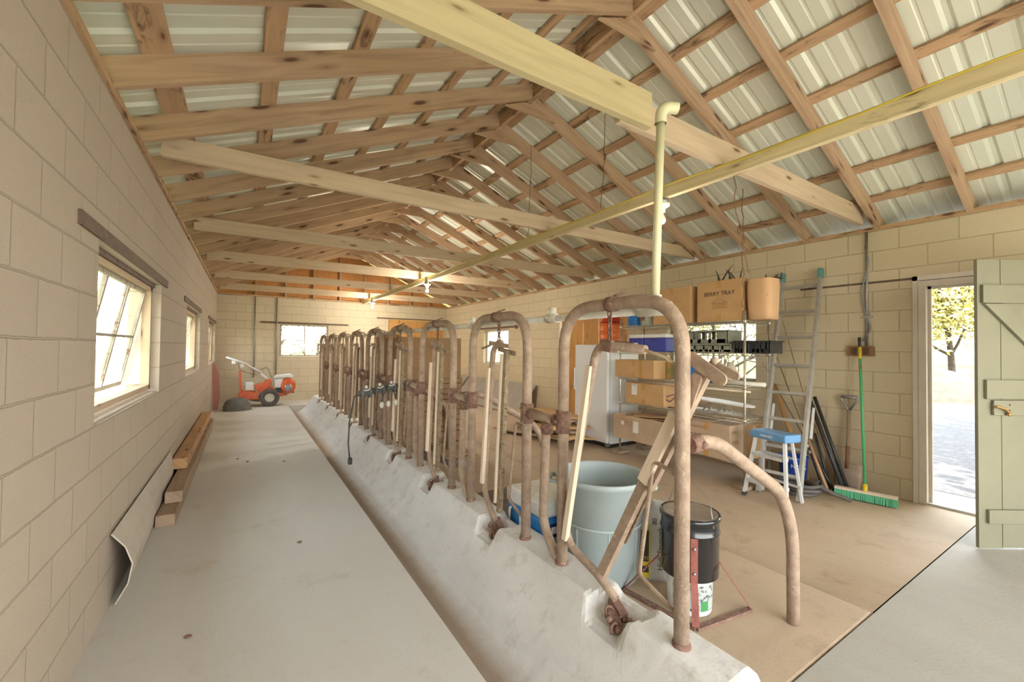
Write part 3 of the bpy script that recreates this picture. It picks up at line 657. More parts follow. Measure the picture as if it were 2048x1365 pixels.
h0 = thing('stanchion_frame', 'rusty arched pipe frame, nearest and largest of the row on the curb', 'stall frame', (1.475, YC[0], CZ), 0, 'arched stall frames along the curb'); hoop_parts(h0)
for k in range(1, 9): dup(h0, None, (1.475, YC[k], CZ), 'rusty arched pipe frame on the curb, %s of the row from the camera' % NW[k])
s0 = thing('neck_stanchion', 'closed cattle neck yoke chained inside the second arched frame', 'neck yoke', (1.475, YC[1], CZ), 0, 'closed cattle neck yokes'); stanchion_parts(s0)
for k in range(2, 9): dup(s0, None, (1.475, YC[k], CZ), 'closed cattle neck yoke chained inside the %s arched frame' % NW[k])
# the open yoke of the nearest frame
t = thing('neck_stanchion', 'open cattle neck yoke in the nearest arched frame, its arm swung out', 'neck yoke', (1.475, YC[0], CZ))
def LY(y, z, x=0): return Vector((x, y - YC[0], z - CZ))
mb = MB(); chain_pts(mb, LY(1.452, 1.585), LY(1.445, 1.405), .036, .005); mb.build('chain', M['rust_d'], t)
mb = MB(); mb.tube(fillet([LY(1.235, 1.383), LY(1.50, 1.405), LY(1.545, 1.36), LY(1.765, .43), LY(1.72, .34), LY(1.52, .285), LY(1.395, .225)], [.06, .07, .09, .09, .03], 6), .0205, 12); mb.build('neck_bar', M['rust'], t)
MB().bar(LY(1.565, 1.30, -.02), LY(1.742, .37, -.02), .032, .026, (1, 0, 0)).build('wood_strip', M['strip'], t)
mb = MB(); mb.bar(LY(1.505, .285, .016), LY(1.27, .80, .052), .045, .035, (1, 0, 0)); mb.bar(LY(1.265, .77, .052), LY(.985, 1.32, .060), .06, .032, (1, 0, 0)); mb.build('swing_arm', M['rust'], t)
MB().bar(LY(1.262, .80, .022), LY(1.10, 1.12, .026), .05, .024, (1, 0, 0)).build('wood_strip', M['strip'], t)
MB().bar(LY(1.40, .47, .060), LY(1.08, 1.14, .085), .018, .012, (1, 0, 0)).build('arm_channel', M['channel'], t)
def slat(mb, p0, p1, w, x):
    p0 = Vector(p0); p1 = Vector(p1); d = (p1 - p0).normalized(); n_ = d.cross(Vector((1, 0, 0))); poly = []
    for c, s_ in ((p1, 0), (p0, PI)):
        for i in range(9):
            a = -PI / 2 + s_ + PI * i / 8; v = c + d * math.cos(a) * w / 2 + n_ * math.sin(a) * w / 2; poly.append((v.y, v.z))
    mb.prism(poly, lambda a, b: (x, a, b), (.010, 0, 0))
mb = MB(); slat(mb, LY(1.035, 1.352), LY(.915, 1.275), .052, .031); mb.build('latch_plate', M['rust'], t)
mb = MB(); slat(mb, LY(.975, 1.33), LY(.885, 1.287), .032, .082); mb.ball(LY(.965, 1.342, .08), .016, 8, 6); mb.build('latch_plate', M['rust'], t)
mb = MB(); slat(mb, LY(1.075, 1.10), LY(1.015, 1.27), .045, .033); mb.build('latch_tongue', M['rust'], t)
mb = MB(); mb.bar(LY(1.49, 1.405), LY(1.42, 1.395), .05, .055); mb.bar(LY(1.42, 1.41, .01), LY(1.33, 1.40, .03), .012, .03); mb.tube([LY(1.37, 1.41, .03), LY(1.37, 1.45, .03)], .006, 6); mb.build('hanger_bracket', M['rust_d'], t)
mb = MB(); mb.tube([LY(1.24, 1.383), LY(1.13, 1.352), LY(1.10, 1.335)], .007, 6); mb.build('pull_cord', M['strip'], t)
clamp_parts(t, -.03)
# connectors between frames, drop pipes and cow dividers
def connector(k):
    y0 = YC[k] + .37; y1 = YC[k + 1] - .37; z = .985 - CZ
    t = thing('frame_connector', 'rusty clamped pipe joining the %s and %s arched frames' % (NW[k], NW[k + 1]), 'pipe connector', (1.475, (y0 + y1) / 2, CZ), 0, 'connectors between the arched frames')
    h = (y1 - y0) / 2
    mb = MB(); mb.tube([(0, -h + .030, z - .01), (0, h - .030, z + .01)], .027, 12); mb.build('crossbar', M['rust'], t)
    for s in (-1, 1):
        mb = MB(); mb.lathe([(.0315, -.06), (.04, -.06), (.041, 0), (.041, .06), (.0315, .06)], 14, (0, s * h, z)); mb.ball((-.035, s * (h - .02), z), .013, 8, 6)
        mb.tube([(0, s * (h - .036), z), (0, s * (h - .075), z)], .033, 12); mb.build('clamp', M['rust_d'], t)
    mb = MB(); mb.tube(fillet([(.0, -.03, z - .025), (.0, -.02, z - .08), (.0, .0, .16), (0, -.11, .035), (0, -.15, .02)], [.03, .14, .05], 7), .026, 12); mb.build('drop_pipe', M['rust'], t)
    mb = MB(); mb.tube([(0, -.03, z - .026), (0, -.03, z - .09)], .034, 12); mb.ball((-.034, -.03, z - .05), .011, 8, 6); mb.build('tee', M['rust_d'], t)
for k in range(8): connector(k)
def divider(y, x0, lab, z0=1.0):
    t = thing('stall_divider', lab, 'stall divider', (2.38, y, 0), 0, 'curved stall divider pipes')
    d = y - y
    pts = [(x0, 0, z0), (1.66 - 2.38 - (0 if x0 < -.8 else 0), 0, 1.02), (2.27 - 2.38, 0, .68), (2.38 - 2.38, 0, .45), (2.385 - 2.38, 0, .004)]
    mb = MB(); mb.tube(fillet(pts, [.14, .12, .16], 8), .029, 14); mb.build('pipe', M['rust'], t)
    mb = MB(); mb.tube([(x0 - .004, 0, z0), (x0 + .06, 0, z0 + .002)], .036, 12); mb.ball((x0 + .05, -.035, z0), .016, 8, 6); mb.build('clamp', M['rust_d'], t)
divider(YC[0] - .37, 1.475 + .045 - 2.38, 'curved rusty divider pipe arching from the nearest frame to the floor in front')
for j, k in enumerate((1, 3, 5, 7)): divider((YC[k] + YC[k + 1]) / 2 + .09, 1.475 + .036 - 2.38, 'curved rusty divider pipe behind the %s and %s arched frames' % (NW[k], NW[k + 1]), .985)
# milk line
t = thing('milk_pipe', 'old cream plastic pipe along the arched frames with an upright leg', 'pipe', (1.56, 1.25, 1.55))
MB().tube([(1.556, 1.27, 1.565), (1.556, 9.9, 1.565)], .021, 12).build('long_pipe', M['pvc_w'], t, world=True)
mb = MB(); mb.tube([(1.556, 1.17, 1.565), (1.556, 1.345, 1.565)], .03, 14); mb.tube([(1.556, 1.25, 1.565), (1.556, 1.25, 1.63)], .029, 14); mb.build('tee', M['pvc_w'], t, world=True)
MB().tube([(1.556, 1.25, 1.60), (1.556, 1.225, 2.43)], .019, 14).build('upright_pipe', M['pvc'], t, world=True)
mb = MB(); mb.tube(fillet([(1.556, 1.226, 2.40), (1.556, 1.224, 2.475), (1.625, 1.19, 2.475)], .045), .0255, 14, cap=False); mb.build('elbow', M['pvc'], t, world=True)
for y in (2.0, 3.05): mb = MB(); mb.tube([(1.556, y - .045, 1.565), (1.556, y + .045, 1.565)], .028, 12); mb.tube([(1.556, y, 1.565), (1.556, y, 1.63)], .024, 12); mb.build('tee', M['pvc_w'], t, world=True)
for k in range(9): mb = MB(); mb.bar((1.51, YC[k] - .03, 1.615), (1.575, YC[k] - .07, 1.60), .03, .012); mb.bar((1.582, YC[k] - .07, 1.60), (1.582, YC[k] - .08, 1.52), .03, .008, (1, 0, 0)); mb.build('bracket', M['rust_d'], t, world=True)

# ================================================================ helpers for the contents
def text(s, size, mat, parent, o, xdir, ydir, name='lettering', depth=.0006, shear=0, sx=1):
    cu = bpy.data.curves.new('t', 'FONT'); cu.body = s; cu.size = size; cu.extrude = depth; cu.shear = shear
    ob = bpy.data.objects.new('t', cu); COL.objects.link(ob); bpy.context.view_layer.update()
    me = bpy.data.meshes.new_from_object(ob.evaluated_get(bpy.context.evaluated_depsgraph_get())); bpy.data.objects.remove(ob)
    X = Vector(xdir).normalized(); Y = Vector(ydir).normalized(); Z = X.cross(Y); o = Vector(o) - parent_loc(parent)
    for v in me.vertices: c = v.co.copy(); v.co = o + X * c.x * sx + Y * c.y + Z * c.z
    me.materials.clear(); me.materials.append(mat)
    r = bpy.data.objects.new(name, me); COL.objects.link(r); r.parent = parent; return r
M['card'] = simple('cardboard', (.54, .335, .155), .8, c2=(.48, .29, .13), scale=5, bump=.05)
M['card_d'] = simple('dusty_cardboard', (.47, .345, .235), .85, c2=(.41, .295, .195), scale=6, bump=.1)
M['card_in'] = simple('cardboard_shadow_side', (.40, .25, .13), .85)
M['tape'] = simple('packing_tape', (.47, .26, .085), .35)
M['label'] = simple('paper_label', (.74, .72, .66), .6, c2=(.66, .64, .6), scale=40)
M['ink'] = simple('dark_ink', (.05, .035, .03), .7)
M['ink_soft'] = simple('faded_ink', (.28, .19, .10), .8)
M['white_app'] = simple('white_enamel', (.74, .75, .76), .3, c2=(.70, .71, .72), scale=2)
M['chrome'] = simple('chrome_wire', (.62, .58, .48), .35, .75, c2=(.5, .45, .36), scale=20)
M['blue_p'] = simple('blue_plastic', (.02, .16, .48), .35); M['blue_d'] = simple('navy_plastic', (.045, .06, .36), .35)
M['white_p'] = simple('white_plastic', (.78, .78, .76), .4, c2=(.70, .69, .66), scale=9)
M['orange'] = simple('orange_plastic', (.74, .16, .03), .4); M['red'] = simple('red_plastic', (.60, .05, .025), .4)
M['alu'] = simple('aluminium', (.58, .57, .54), .42, .65, c2=(.48, .47, .44), scale=14)
M['alu_w'] = simple('pale_aluminium', (.66, .66, .67), .45, .35, c2=(.58, .58, .58), scale=14)
def carton(name, lab, x0, x1, y0, y1, z0, z1, mat=None, tape='x', open_=False, cat='box', group=None, rz=0):
    mat = mat or M['card']; t = thing(name, lab, cat, ((x0 + x1) / 2, (y0 + y1) / 2, z0), rz, group)
    a, b, h = (x1 - x0) / 2, (y1 - y0) / 2, z1 - z0
    mb = MB()
    if open_:
        w = .006; mb.box(-a, a, -b, b, 0, .01); mb.box(-a, -a + w, -b, b, .01, h); mb.box(a - w, a, -b, b, .01, h); mb.box(-a + w, a - w, -b, -b + w, .01, h); mb.box(-a + w, a - w, b - w, b, .01, h); mb.build('body', mat, t)
    else:
        mb.box(-a, a, -b, b, 0, h); mb.build('body', mat, t, bevel=.004)
        mb = MB(); mb.box(-a, a, -.003, .003, h, h + .001); 
        m2 = MB(); m2.box(-a - .001, -a + .0, -.026, .026, h - .08, h); m2.box(-a - .001, -a, -.026, .026, 0, .07); m2.box(-a, a, -.026, .026, h, h + .001); m2.build('tape', M['tape'], t)
    return t
NX = (0, -1, 0); ZU = (0, 0, 1)      # reading direction on faces that look toward -X

# ================================================================ shelving unit and what stands on it
XA, XB2, YA, YB2 = 4.30, 4.78, 2.34, 4.02
SH = [.25, .68, 1.02, 1.36, 1.70]
sh = thing('wire_shelving', 'chrome wire shelving unit against the right wall in front of the wide window', 'shelving', ((XA + XB2) / 2, (YA + YB2) / 2, 0))
for x in (XA, XB2):
    for y in (YA, YB2):
        mb = MB(); mb.tube([(x, y, .036), (x, y, 1.80)], .0125, 10)
        for z in SH: mb.tube([(x, y, z - .03), (x, y, z + .012)], .019, 10)
        mb.build('post', M['chrome'], sh, world=True)
for z in SH:
    mb = MB(); r = .0032
    for zz in (z, z - .028):
        for p, q in (((XA, YA), (XA, YB2)), ((XB2, YA), (XB2, YB2)), ((XA, YA), (XB2, YA)), ((XA, YB2), (XB2, YB2))): mb.tube([(p[0], p[1], zz), (q[0], q[1], zz)], r, 5)
    n_ = 58
    for x in (XA, XB2):
        mb.tube([(x, YA + (YB2 - YA) * i / n_, z if i % 2 else z - .028) for i in range(n_ + 1)], .0022, 4)
    for y in (YA, YB2): mb.tube([(XA + (XB2 - XA) * i / 16, y, z if i % 2 else z - .028) for i in range(17)], .0022, 4)
    mb.build('shelf_frame', M['chrome'], sh, world=True)
    mb = MB(); m_ = 66
    for i in range(1, m_): y = YA + (YB2 - YA) * i / m_; mb.tube([(XA, y, z + .002), (XB2, y, z + .002)], .0019, 4, cap=False)
    for x in (XA + .16, XA + .32): mb.tube([(x, YA, z - .004), (x, YB2, z - .004)], .003, 5)
    mb.build('wire_deck', M['chrome'], sh, world=True)
for i, (x, y) in enumerate(((XA, YB2), (XA, YA), (XB2, YA), (XB2, YB2))):
    tag(MB().box(x - .09, x + .09, y - .07, y + .07, 0, .034).build('support_block', M['old_wood']), ['small wooden block under the near shelf leg beside the white freezer', 'small wooden block under the front shelf leg behind the step stool', 'small wooden block under the back shelf leg behind the ladder', 'small wooden block under the back shelf leg beside the freezer'][i], 'block')
zs = lambda k: SH[k] + .0045
# top shelf
t = carton('carton', 'large orange cardboard carton left of the BERRY TRAY box on the top shelf', 4.31, 4.72, 2.965, 3.49, zs(4), 2.13)
for i, w in enumerate((.2, .24, .2, .22)): text('- - - - - - - -', .03, M['ink_soft'], t, (4.3085, 3.40 - .02 * i, 1.98 - i * .035), NX, ZU, 'faded_print')
t = carton('carton', 'cardboard carton printed BERRY TRAY at the middle of the top shelf', 4.31, 4.72, 2.375, 2.885, zs(4), 2.145)
text('BERRY TRAY', .062, M['ink'], t, (4.3085, 2.80, 1.985), NX, ZU)
mb = MB()
for i in range(9): y = 2.70 - i * .02; mb.tube([(4.3085, y, 1.90), (4.3085, y - .004 + .002 * (4 - i) * -.5, 1.85)], .0012, 4)
mb.tube([(4.3085, 2.71, 1.905), (4.3085, 2.53, 1.905)], .0015, 4); mb.tube([(4.3085, 2.70, 1.845), (4.3085, 2.54, 1.845)], .0015, 4); mb.tube([(4.3085, 2.70, 1.905), (4.3085, 2.62, 1.955), (4.3085, 2.54, 1.905)], .0015, 4)
mb.build('basket_drawing', M['ink_soft'], t, world=True)
t = thing('carton', 'bulging pale orange carton at the right end of the top shelf', 'box', (4.43, 2.225, zs(4)))
ring = lambda s, z: [(s * .125 * math.copysign(abs(math.cos(a)) ** .45, math.cos(a)), s * .118 * math.copysign(abs(math.sin(a)) ** .6, math.sin(a)), z) for a in [2 * PI * k / 32 for k in range(32)]]
mb = MB(); mb.grid([ring(.93, 0), ring(.98, .1), ring(1.02, .22), ring(1.04, .34), ring(1.0, .41)], True, closed=True); mb.face(list(reversed(ring(.93, 0)))); mb.build('body', simple('pale_carton', (.60, .37, .20), .8), t)
mb = MB(); mb.face(ring(.995, .411)); mb.face(list(reversed(ring(.995, .405)))); mb.build('lid', M['card'], t)
text('UN  PKG', .03, M['ink_soft'], t, (4.303, 2.24, 1.93), (.12, -.99, 0), ZU, 'faded_print'); text('________', .03, M['ink'], t, (4.301, 2.26, 1.915), (.12, -.99, 0), ZU, 'printed_line')
M['dark_leaf'] = simple('dark_spikes', (.06, .055, .035), .6)
def spikes(lab, y0, y1, z, n_, seed, hmax):
    rnd = random.Random(seed); mb = MB()
    for i in range(n_):
        y = rnd.uniform(y0, y1); x = rnd.uniform(4.4, 4.6); a = rnd.uniform(-1, 1); L = rnd.uniform(.4, 1) * hmax
        mb.tube([(x, y, z), (x, y + a * L * .4, z + L * .6), (x, y + a * L * .8, z + L)], [.009, .007, .001], 5)
    mb.box(4.42, 4.58, y0, y1, z, z + .006)
    return tag(mb.build('dried_stalks', M['dark_leaf']), lab, 'stalks')
spikes('dark spiky stalks lying on top of the BERRY TRAY box', 2.42, 2.8, 2.1475, 7, 3, .19)
spikes('short dark spikes on the lid of the bulging carton', 2.1, 2.27, 2.1225, 5, 6, .07)
def bucket(name, lab, x, y, z, r0, r1, h, mat, cat='bucket', rings=0, lid=None, rimr=.006, parts=None, group=None):
    t = thing(name, lab, cat, (x, y, z), 0, group); n_ = 28; pr = [(r0, 0)]
    if rings:
        for i in range(rings):
            f = (i + .2) / rings; g = (i + .6) / rings; pr += [(r0 + (r1 - r0) * f, h * f), (r0 + (r1 - r0) * f + .004, h * f + .004), (r0 + (r1 - r0) * g + .004, h * g), (r0 + (r1 - r0) * g, h * g + .004)]
    pr += [(r1, h - .02), (r1 + rimr, h - .018), (r1 + rimr, h), (r1 - .004, h)]
    if not lid: pr += [(r0 - .004, .008), (0, .008)]
    else: pr += [(0, h)]
    mb = MB(); mb.lathe([(0, 0)] + pr, n_); mb.build('shell', mat, t)
    if lid: mb = MB(); mb.lathe([(0, h + .0005), (r1 + rimr - .001, h + .0005), (r1 + rimr - .001, h + .012), (0, h + .014)], n_); mb.build('lid', lid, t)
    return t
bucket('ribbed_bucket', 'blue ribbed bucket on the left end of the top shelf', 4.45, 3.91, zs(4), .088, .10, .31, M['blue_p'], rings=7)
bucket('plastic_jar', 'pale grey plastic jar beside the blue ribbed bucket', 4.44, 3.66, zs(4), .095, .105, .27, simple('cloudy_plastic', (.50, .52, .44), .4), 'jar', lid=M['white_p'])
# shelf with coolers and crates
def cooler(lab, x0, x1, y0, y1, z0, h, mat):
    t = thing('cool_box', lab, 'cooler', ((x0 + x1) / 2, (y0 + y1) / 2, z0))
    MB().box(x0, x1, y0, y1, z0, z0 + h * .78).build('body', mat, t, world=True, bevel=.012)
    MB().box(x0 - .006, x1 + .006, y0 - .004, y1 + .004, z0 + h * .782, z0 + h).build('lid', M['white_p'], t, world=True, bevel=.012)
    mb = MB(); c = (y0 + y1) / 2; mb.tube([(x0 - .012, c - .06, z0 + h * .7), (x0 - .016, c - .04, z0 + h * .62), (x0 - .016, c + .04, z0 + h * .62), (x0 - .012, c + .06, z0 + h * .7)], .006, 6); mb.build('handle', mat, t, world=True)
    return t
t = cooler('small navy cooler with white lid and a sticker, left on the second shelf', 4.36, 4.62, 3.69, 3.93, zs(3), .225, M['blue_d'])
MB().box(4.357, 4.3595, 3.775, 3.845, zs(3) + .075, zs(3) + .115).build('sticker', M['label'], t, world=True)
cooler('wider navy cooler with white lid, second of two on the second shelf', 4.36, 4.66, 3.34, 3.675, zs(3), .225, M['blue_d'])
M['crate'] = simple('grey_green_plastic', (.27, .28, .22), .5, c2=(.21, .22, .17), scale=12)
def crate(lab, x0, x1, y0, y1, z0, h, mat, wins):
    t = thing('plastic_tray', lab, 'tray', ((x0 + x1) / 2, (y0 + y1) / 2, z0))
    mb = MB(); mb.box(x0, x1, y0, y1, z0, z0 + .01)
    for x in (x0, x1 - .006):
        ys_ = [y0]
        for c, w in wins: ys_ += [y0 + (y1 - y0) * (c - w / 2), y0 + (y1 - y0) * (c + w / 2)]
        ys_.append(y1)
        for i in range(0, len(ys_), 2): mb.box(x, x + .006, ys_[i], ys_[i + 1], z0 + .01, z0 + h)
        mb.box(x, x + .006, y0, y1, z0 + h - .018, z0 + h); mb.box(x, x + .006, y0, y1, z0 + .01, z0 + h * .35)
    for y in (y0, y1 - .006): mb.box(x0, x1, y, y + .006, z0 + .01, z0 + h)
    mb.build('body', mat, t, world=True)
    mb = MB(); mb.box(x0 - .012, x0 - .0005, y0 - .012, y1 + .012, z0 + h - .012, z0 + h); mb.box(x0 - .012, x1 + .012, y0 - .012, y0 - .0005, z0 + h - .012, z0 + h); mb.box(x0 - .012, x1 + .012, y1 + .0005, y1 + .012, z0 + h - .012, z0 + h)
    for i in range(5): y = y0 + (y1 - y0) * i / 4.3 + .012; mb.box(x0 - .008, x0 - .0005, y - .004, y + .004, z0, z0 + h - .012)
    mb.build('rim_and_ribs', mat, t, world=True)
    return t
W4 = [(.30, .13), (.52, .18), (.75, .13), (.95, .03)]
crate('grey green plastic nursery tray, lower one of the stack in front of the window', 4.35, 4.66, 2.50, 3.05, zs(3), .095, M['crate'], [(.2, .05), (.4, .05), (.6, .05), (.8, .05)])
crate('grey green plastic tray with square openings, top of the stack by the window', 4.36, 4.64, 2.56, 3.07, zs(3) + .097, .15, M['crate'], W4)
crate('black slotted plastic tray at the right end of the second shelf', 4.37, 4.66, 2.355, 2.48, zs(3), .13, M['black'], [(.3, .12), (.6, .12)])
crate('black slotted plastic tray overhanging the right end of the second shelf', 4.44, 4.70, 2.17, 2.345, zs(3), .13, M['black'], [(.2, .1), (.5, .1), (.8, .1)])
# third shelf
t = carton('carton', 'shiny taped carton on the left of the third shelf', 4.24, 4.50, 3.42, 4.06, zs(2), 1.255)
MB().box(4.2385, 4.2398, 3.60, 3.655, zs(2), 1.255).build('corner_tape', M['tape'], t, world=True)
carton('carton', 'olive green carton behind the pipe frame on the third shelf', 4.46, 4.72, 3.34, 3.41, zs(2), 1.24, simple('olive_card', (.30, .26, .08), .8), cat='box')
bucket('detergent_bottle', 'white jar behind the tall pipe on the third shelf', 4.62, 3.26, zs(2), .045, .045, .25, M['white_p'], 'jar', lid=M['white_p'])
t = bucket('blue_pail', 'bright blue pail with a handle on the third shelf', 4.48, 3.08, zs(2), .10, .12, .185, M['blue_p'])
mb = MB(); mb.tube([(0, .125 * math.cos(a), .17 + .06 * math.sin(a)) for a in [PI * k / 12 for k in range(13)]], .003, 5); mb.build('bail', M['galv'], t)
bucket('blue_basin', 'low blue basin to the right of the blue pail', 4.52, 2.85, zs(2), .08, .10, .10, simple('mid_blue', (.06, .18, .42), .4), 'basin')
t = thing('glass_jug', 'cloudy glass jug with a wire bail on the third shelf by the window', 'jug', (4.6, 2.665, zs(2)))
mb = MB(); mb.lathe([(0, 0), (.062, 0), (.068, .02), (.068, .14), (.05, .185), (.035, .20), (.036, .235), (.030, .235), (.03, .2)], 24); mb.build('body', simple('cloudy_glass', (.66, .56, .45), .15, coat=.3), t)
mb = MB(); mb.tube([(0, -.045, .20), (0, -.02, .23), (0, .10, .16), (0, .18, .12)], .0025, 5); mb.build('bail', M['galv'], t)
tag(MB().tube([(4.40, 2.72, zs(2) + .023), (4.42, 2.2, zs(2) + .023)], .022, 12).build('white_tube', M['pvc_w']), 'short white plastic tube lying at the right of the third shelf', 'tube')
tag(MB().tube([(4.34, 3.95, SH[2] - .05), (4.33, 2.30, SH[2] - .05)], .011, 8).build('wooden_dowel', M['strip']), 'thin pale wooden dowel slung along the front edge of the third shelf', 'dowel')
# fourth shelf
t = carton('carton', 'carton with a white shipping label on the left of the fourth shelf', 4.31, 4.70, 3.33, 3.94, zs(1), .955)
MB().box(4.3075, 4.3095, 3.74, 3.83, .80, .94).build('shipping_label', M['label'], t, world=True); text('A 104', .025, M['ink'], t, (4.3065, 3.825, .918), NX, ZU)
mb = MB()
for s in (-1, 1): mb.tube(fillet([(4.36, 3.28 + s * .0, .76), (4.36, 3.30 + s * .07, .80), (4.36, 3.17, .87)], .03), .008, 6)
mb.tube([(4.36, 3.30, zs(1) + .008), (4.36, 3.12, zs(1) + .008), (4.36, 3.16, .80)], .008, 6); tag(mb.build('curved_tool', M['rust_d']), 'small rusty curved tool leaning beside the labelled carton', 'tool')
t = thing('ironing_board', 'pale oval board on short metal legs on the fourth shelf', 'board', (4.52, 2.72, zs(1)))
mb = MB(); P2 = [( .13 * math.copysign(abs(math.sin(a)) ** .7, math.sin(a)) * (1 if math.cos(a) > 0 else .9), .36 * math.cos(a)) for a in [2 * PI * k / 36 for k in range(36)]]
mb.prism(P2, lambda a, b: (a, b, .125 + b * .05), (0, 0, .014)); mb.build('top', simple('pale_board', (.62, .57, .52), .6, c2=(.53, .48, .43), scale=9), t)
for y in (-.05, .13): mb = MB(); mb.tube([(-.06, y - .06, .011), (-.03, y, .122), (-.06, y + .06, .011)], .007, 6); mb.tube([(.06, y - .06, .011), (.03, y, .122), (.06, y + .06, .011)], .007, 6); mb.build('leg', M['alu'], t)
mb = MB(); mb.tube(fillet([(4.36, 3.2, zs(1) + .012), (4.36, 2.75, zs(1) + .012), (4.36, 2.60, zs(1) + .05)], .12), .009, 6); tag(mb.build('bent_tube', M['alu']), 'bent metal runner lying at the front edge of the fourth shelf', 'tube')
for i, (y0, y1, x0) in enumerate(((2.38, 2.75, 4.33), (2.8, 3.25, 4.5))): tag(MB().box(x0, x0 + .1, y0, y1, zs(1), zs(1) + .008).build('wood_lath', M['old_wood']), ['thin grey slat on the fourth shelf near the front right post', 'thin grey slat lying behind the metal runner'][i], 'slat')
# lowest shelf
zb = zs(0)
t = carton('carton', 'long low open carton jutting from the lowest shelf beside the freezer', 4.08, 4.62, 3.02, 3.93, zb, .555, M['card_d'], open_=True)
MB().box(4.0775, 4.0797, 3.52, 3.60, .36, .50).build('paper_label', M['label'], t, world=True)
mb = MB(); mb.prism([(0, -.035), (.035, 0), (0, .035), (-.035, 0)], lambda a, b: (4.0775, 3.77 + a, .46 + b), (.002, 0, 0)); mb.build('diamond_label', M['label'], t, world=True)
for i in range(3): tag(MB().bar((4.12 + .03 * i, 3.86 - .09 * i, .50 + i * .028), (4.55, 3.1, .515 + i * .028), .30 - .04 * i, .006).build('folded_card', M['card']), ['lowest', 'middle', 'uppermost'][i] + ' folded cardboard sheet laid in the long open carton', 'cardboard')
t = carton('carton', 'garden house carton with printed logo at the front of the lowest shelf', 4.20, 4.50, 2.44, 2.95, zb, .615, M['card_d'])
text('@ PRACTICAL', .034, M['ink_soft'], t, (4.1985, 2.92, .545), NX, ZU); text('The Garden House', .040, M['ink'], t, (4.1985, 2.92, .46), NX, ZU); text('||||||||||||||', .05, M['ink'], t, (4.1985, 2.92, .30), NX, ZU, 'barcode_block')
text('@ PRA', .034, M['ink_soft'], t, (4.24, 2.4385, .53), (1, 0, 0), ZU); text('BEIGE', .05, M['ink_soft'], t, (4.24, 2.4385, .42), (1, 0, 0), ZU)
carton('carton', 'plain tan carton at the right end of the lowest shelf behind the ladder', 4.51, 4.765, 2.365, 2.78, zb, .60, M['card'])
# orange jugs on the freezer, the freezer
fz = thing('upright_freezer', 'white upright freezer beside the boarded doorway', 'freezer', (4.62, 4.585, 0))
MB().box(4.345, 4.93, 4.25, 4.93, .05, 1.455).build('cabinet', M['white_app'], fz, world=True, bevel=.012)
MB().box(4.285, 4.338, 4.25, 4.93, .07, 1.455).build('door', M['white_app'], fz, world=True, bevel=.012)
mb = MB(); mb.tube(fillet([(4.284, 4.90, 1.10), (4.25, 4.90, 1.10), (4.25, 4.90, .78), (4.284, 4.90, .78)], .012), .008, 8); mb.build('handle', M['white_app'], fz, world=True)
MB().box(4.35, 4.90, 4.27, 4.91, .0, .048).build('plinth', M['black'], fz, world=True); MB().box(4.29, 4.34, 4.247, 4.29, .02, .068).build('hinge', M['galv'], fz, world=True)
MB().box(4.3385, 4.3445, 4.26, 4.92, .08, 1.44).build('door_seal', simple('grey_seal', (.30, .31, .29), .7), fz, world=True)
t = bucket('water_jug', 'orange drink jug with a red top standing on the freezer', 4.58, 4.47, 1.456, .15, .17, .31, M['orange'], 'jug', rings=2, lid=M['red'])
mb = MB(); mb.lathe([(.165, .33), (.14, .345), (.11, .48), (.10, .50), (0, .505)], 24); mb.build('upper_cone', M['red'], t)
mb = MB(); mb.tube(fillet([(-.1, .09, .34), (-.1, .09, .50), (-.1, .03, .50), (-.1, .03, .34)], .02), .008, 6); mb.build('handle', M['white_p'], t)

# ================================================================ ladder, stool and tools by the right wall
t = thing('leaning_ladder', 'long aluminium ladder section leaning on the right wall beside the shelves', 'ladder', (4.33, 2.06, 0))
bl, br_ = Vector((4.31, 2.21, .0)), Vector((4.33, 1.86, 0)); tl, tr = Vector((5.2, 2.40, 2.20)), Vector((5.2, 2.02, 2.20))
LN = Vector((-2.2, 0, .88)).normalized()
for p, q in ((bl, tl), (br_, tr)): MB().bar(p + Vector((0, 0, .0)), q, .026, .062, LN).build('rail', M['alu'], t, world=True)
for k, z in enumerate((.2, .44, .70, .96, 1.24, 1.54, 1.82, 2.10)):
    f = z / 2.2; MB().bar(bl.lerp(tl, f) + Vector((0, -.014, 0)), br_.lerp(tr, f) + Vector((0, .014, 0)), .03, .022, LN).build('rung', M['alu'], t, world=True)
for q, w in ((tl, 0), (tr, 0)): MB().bar(q - (tl - bl).normalized() * .02, q + Vector((.0, 0, .085)), .042, .072, LN).build('end_cap', simple('teal_rubber', (.10, .26, .26), .6), t, world=True, bevel=.008)
for (p, q) in ((bl, tl), (br_, tr)):
    mb = MB(); a = p.lerp(q, .38); b = p.lerp(q, .25); mb.bar(a + Vector((.05, -.03, 0)), b + Vector((.05, -.03, 0)), .012, .03, LN); mb.bar(a + Vector((.05, .03, 0)), b + Vector((.05, -.03, 0)), .008, .012, LN); mb.build('fly_lock', M['alu_w'], t, world=True)
st = thing('step_stool', 'small white aluminium step stool with a blue top in front of the ladder', 'step stool', (4.16, 2.02, 0))
fl, fr = Vector((4.10, 2.235, .012)), Vector((4.03, 1.825, .012)); ctl, ctr = Vector((4.185, 2.17, .56)), Vector((4.125, 1.885, .56)); nx = Vector((-1, -.15, .15)).normalized()
fwd = Vector((.98, -.14, 0)).normalized()
for p, q in ((fl, ctl), (fr, ctr)): MB().bar(p, q, .022, .05, nx).build('front_rail', M['alu_w'], st, world=True)
for p, q in ((fl + fwd * .27, ctl + fwd * .10), (fr + fwd * .27 + Vector((0, .03, 0)), ctr + fwd * .10)): MB().bar(p, q, .02, .035, nx).build('rear_rail', M['alu_w'], st, world=True)
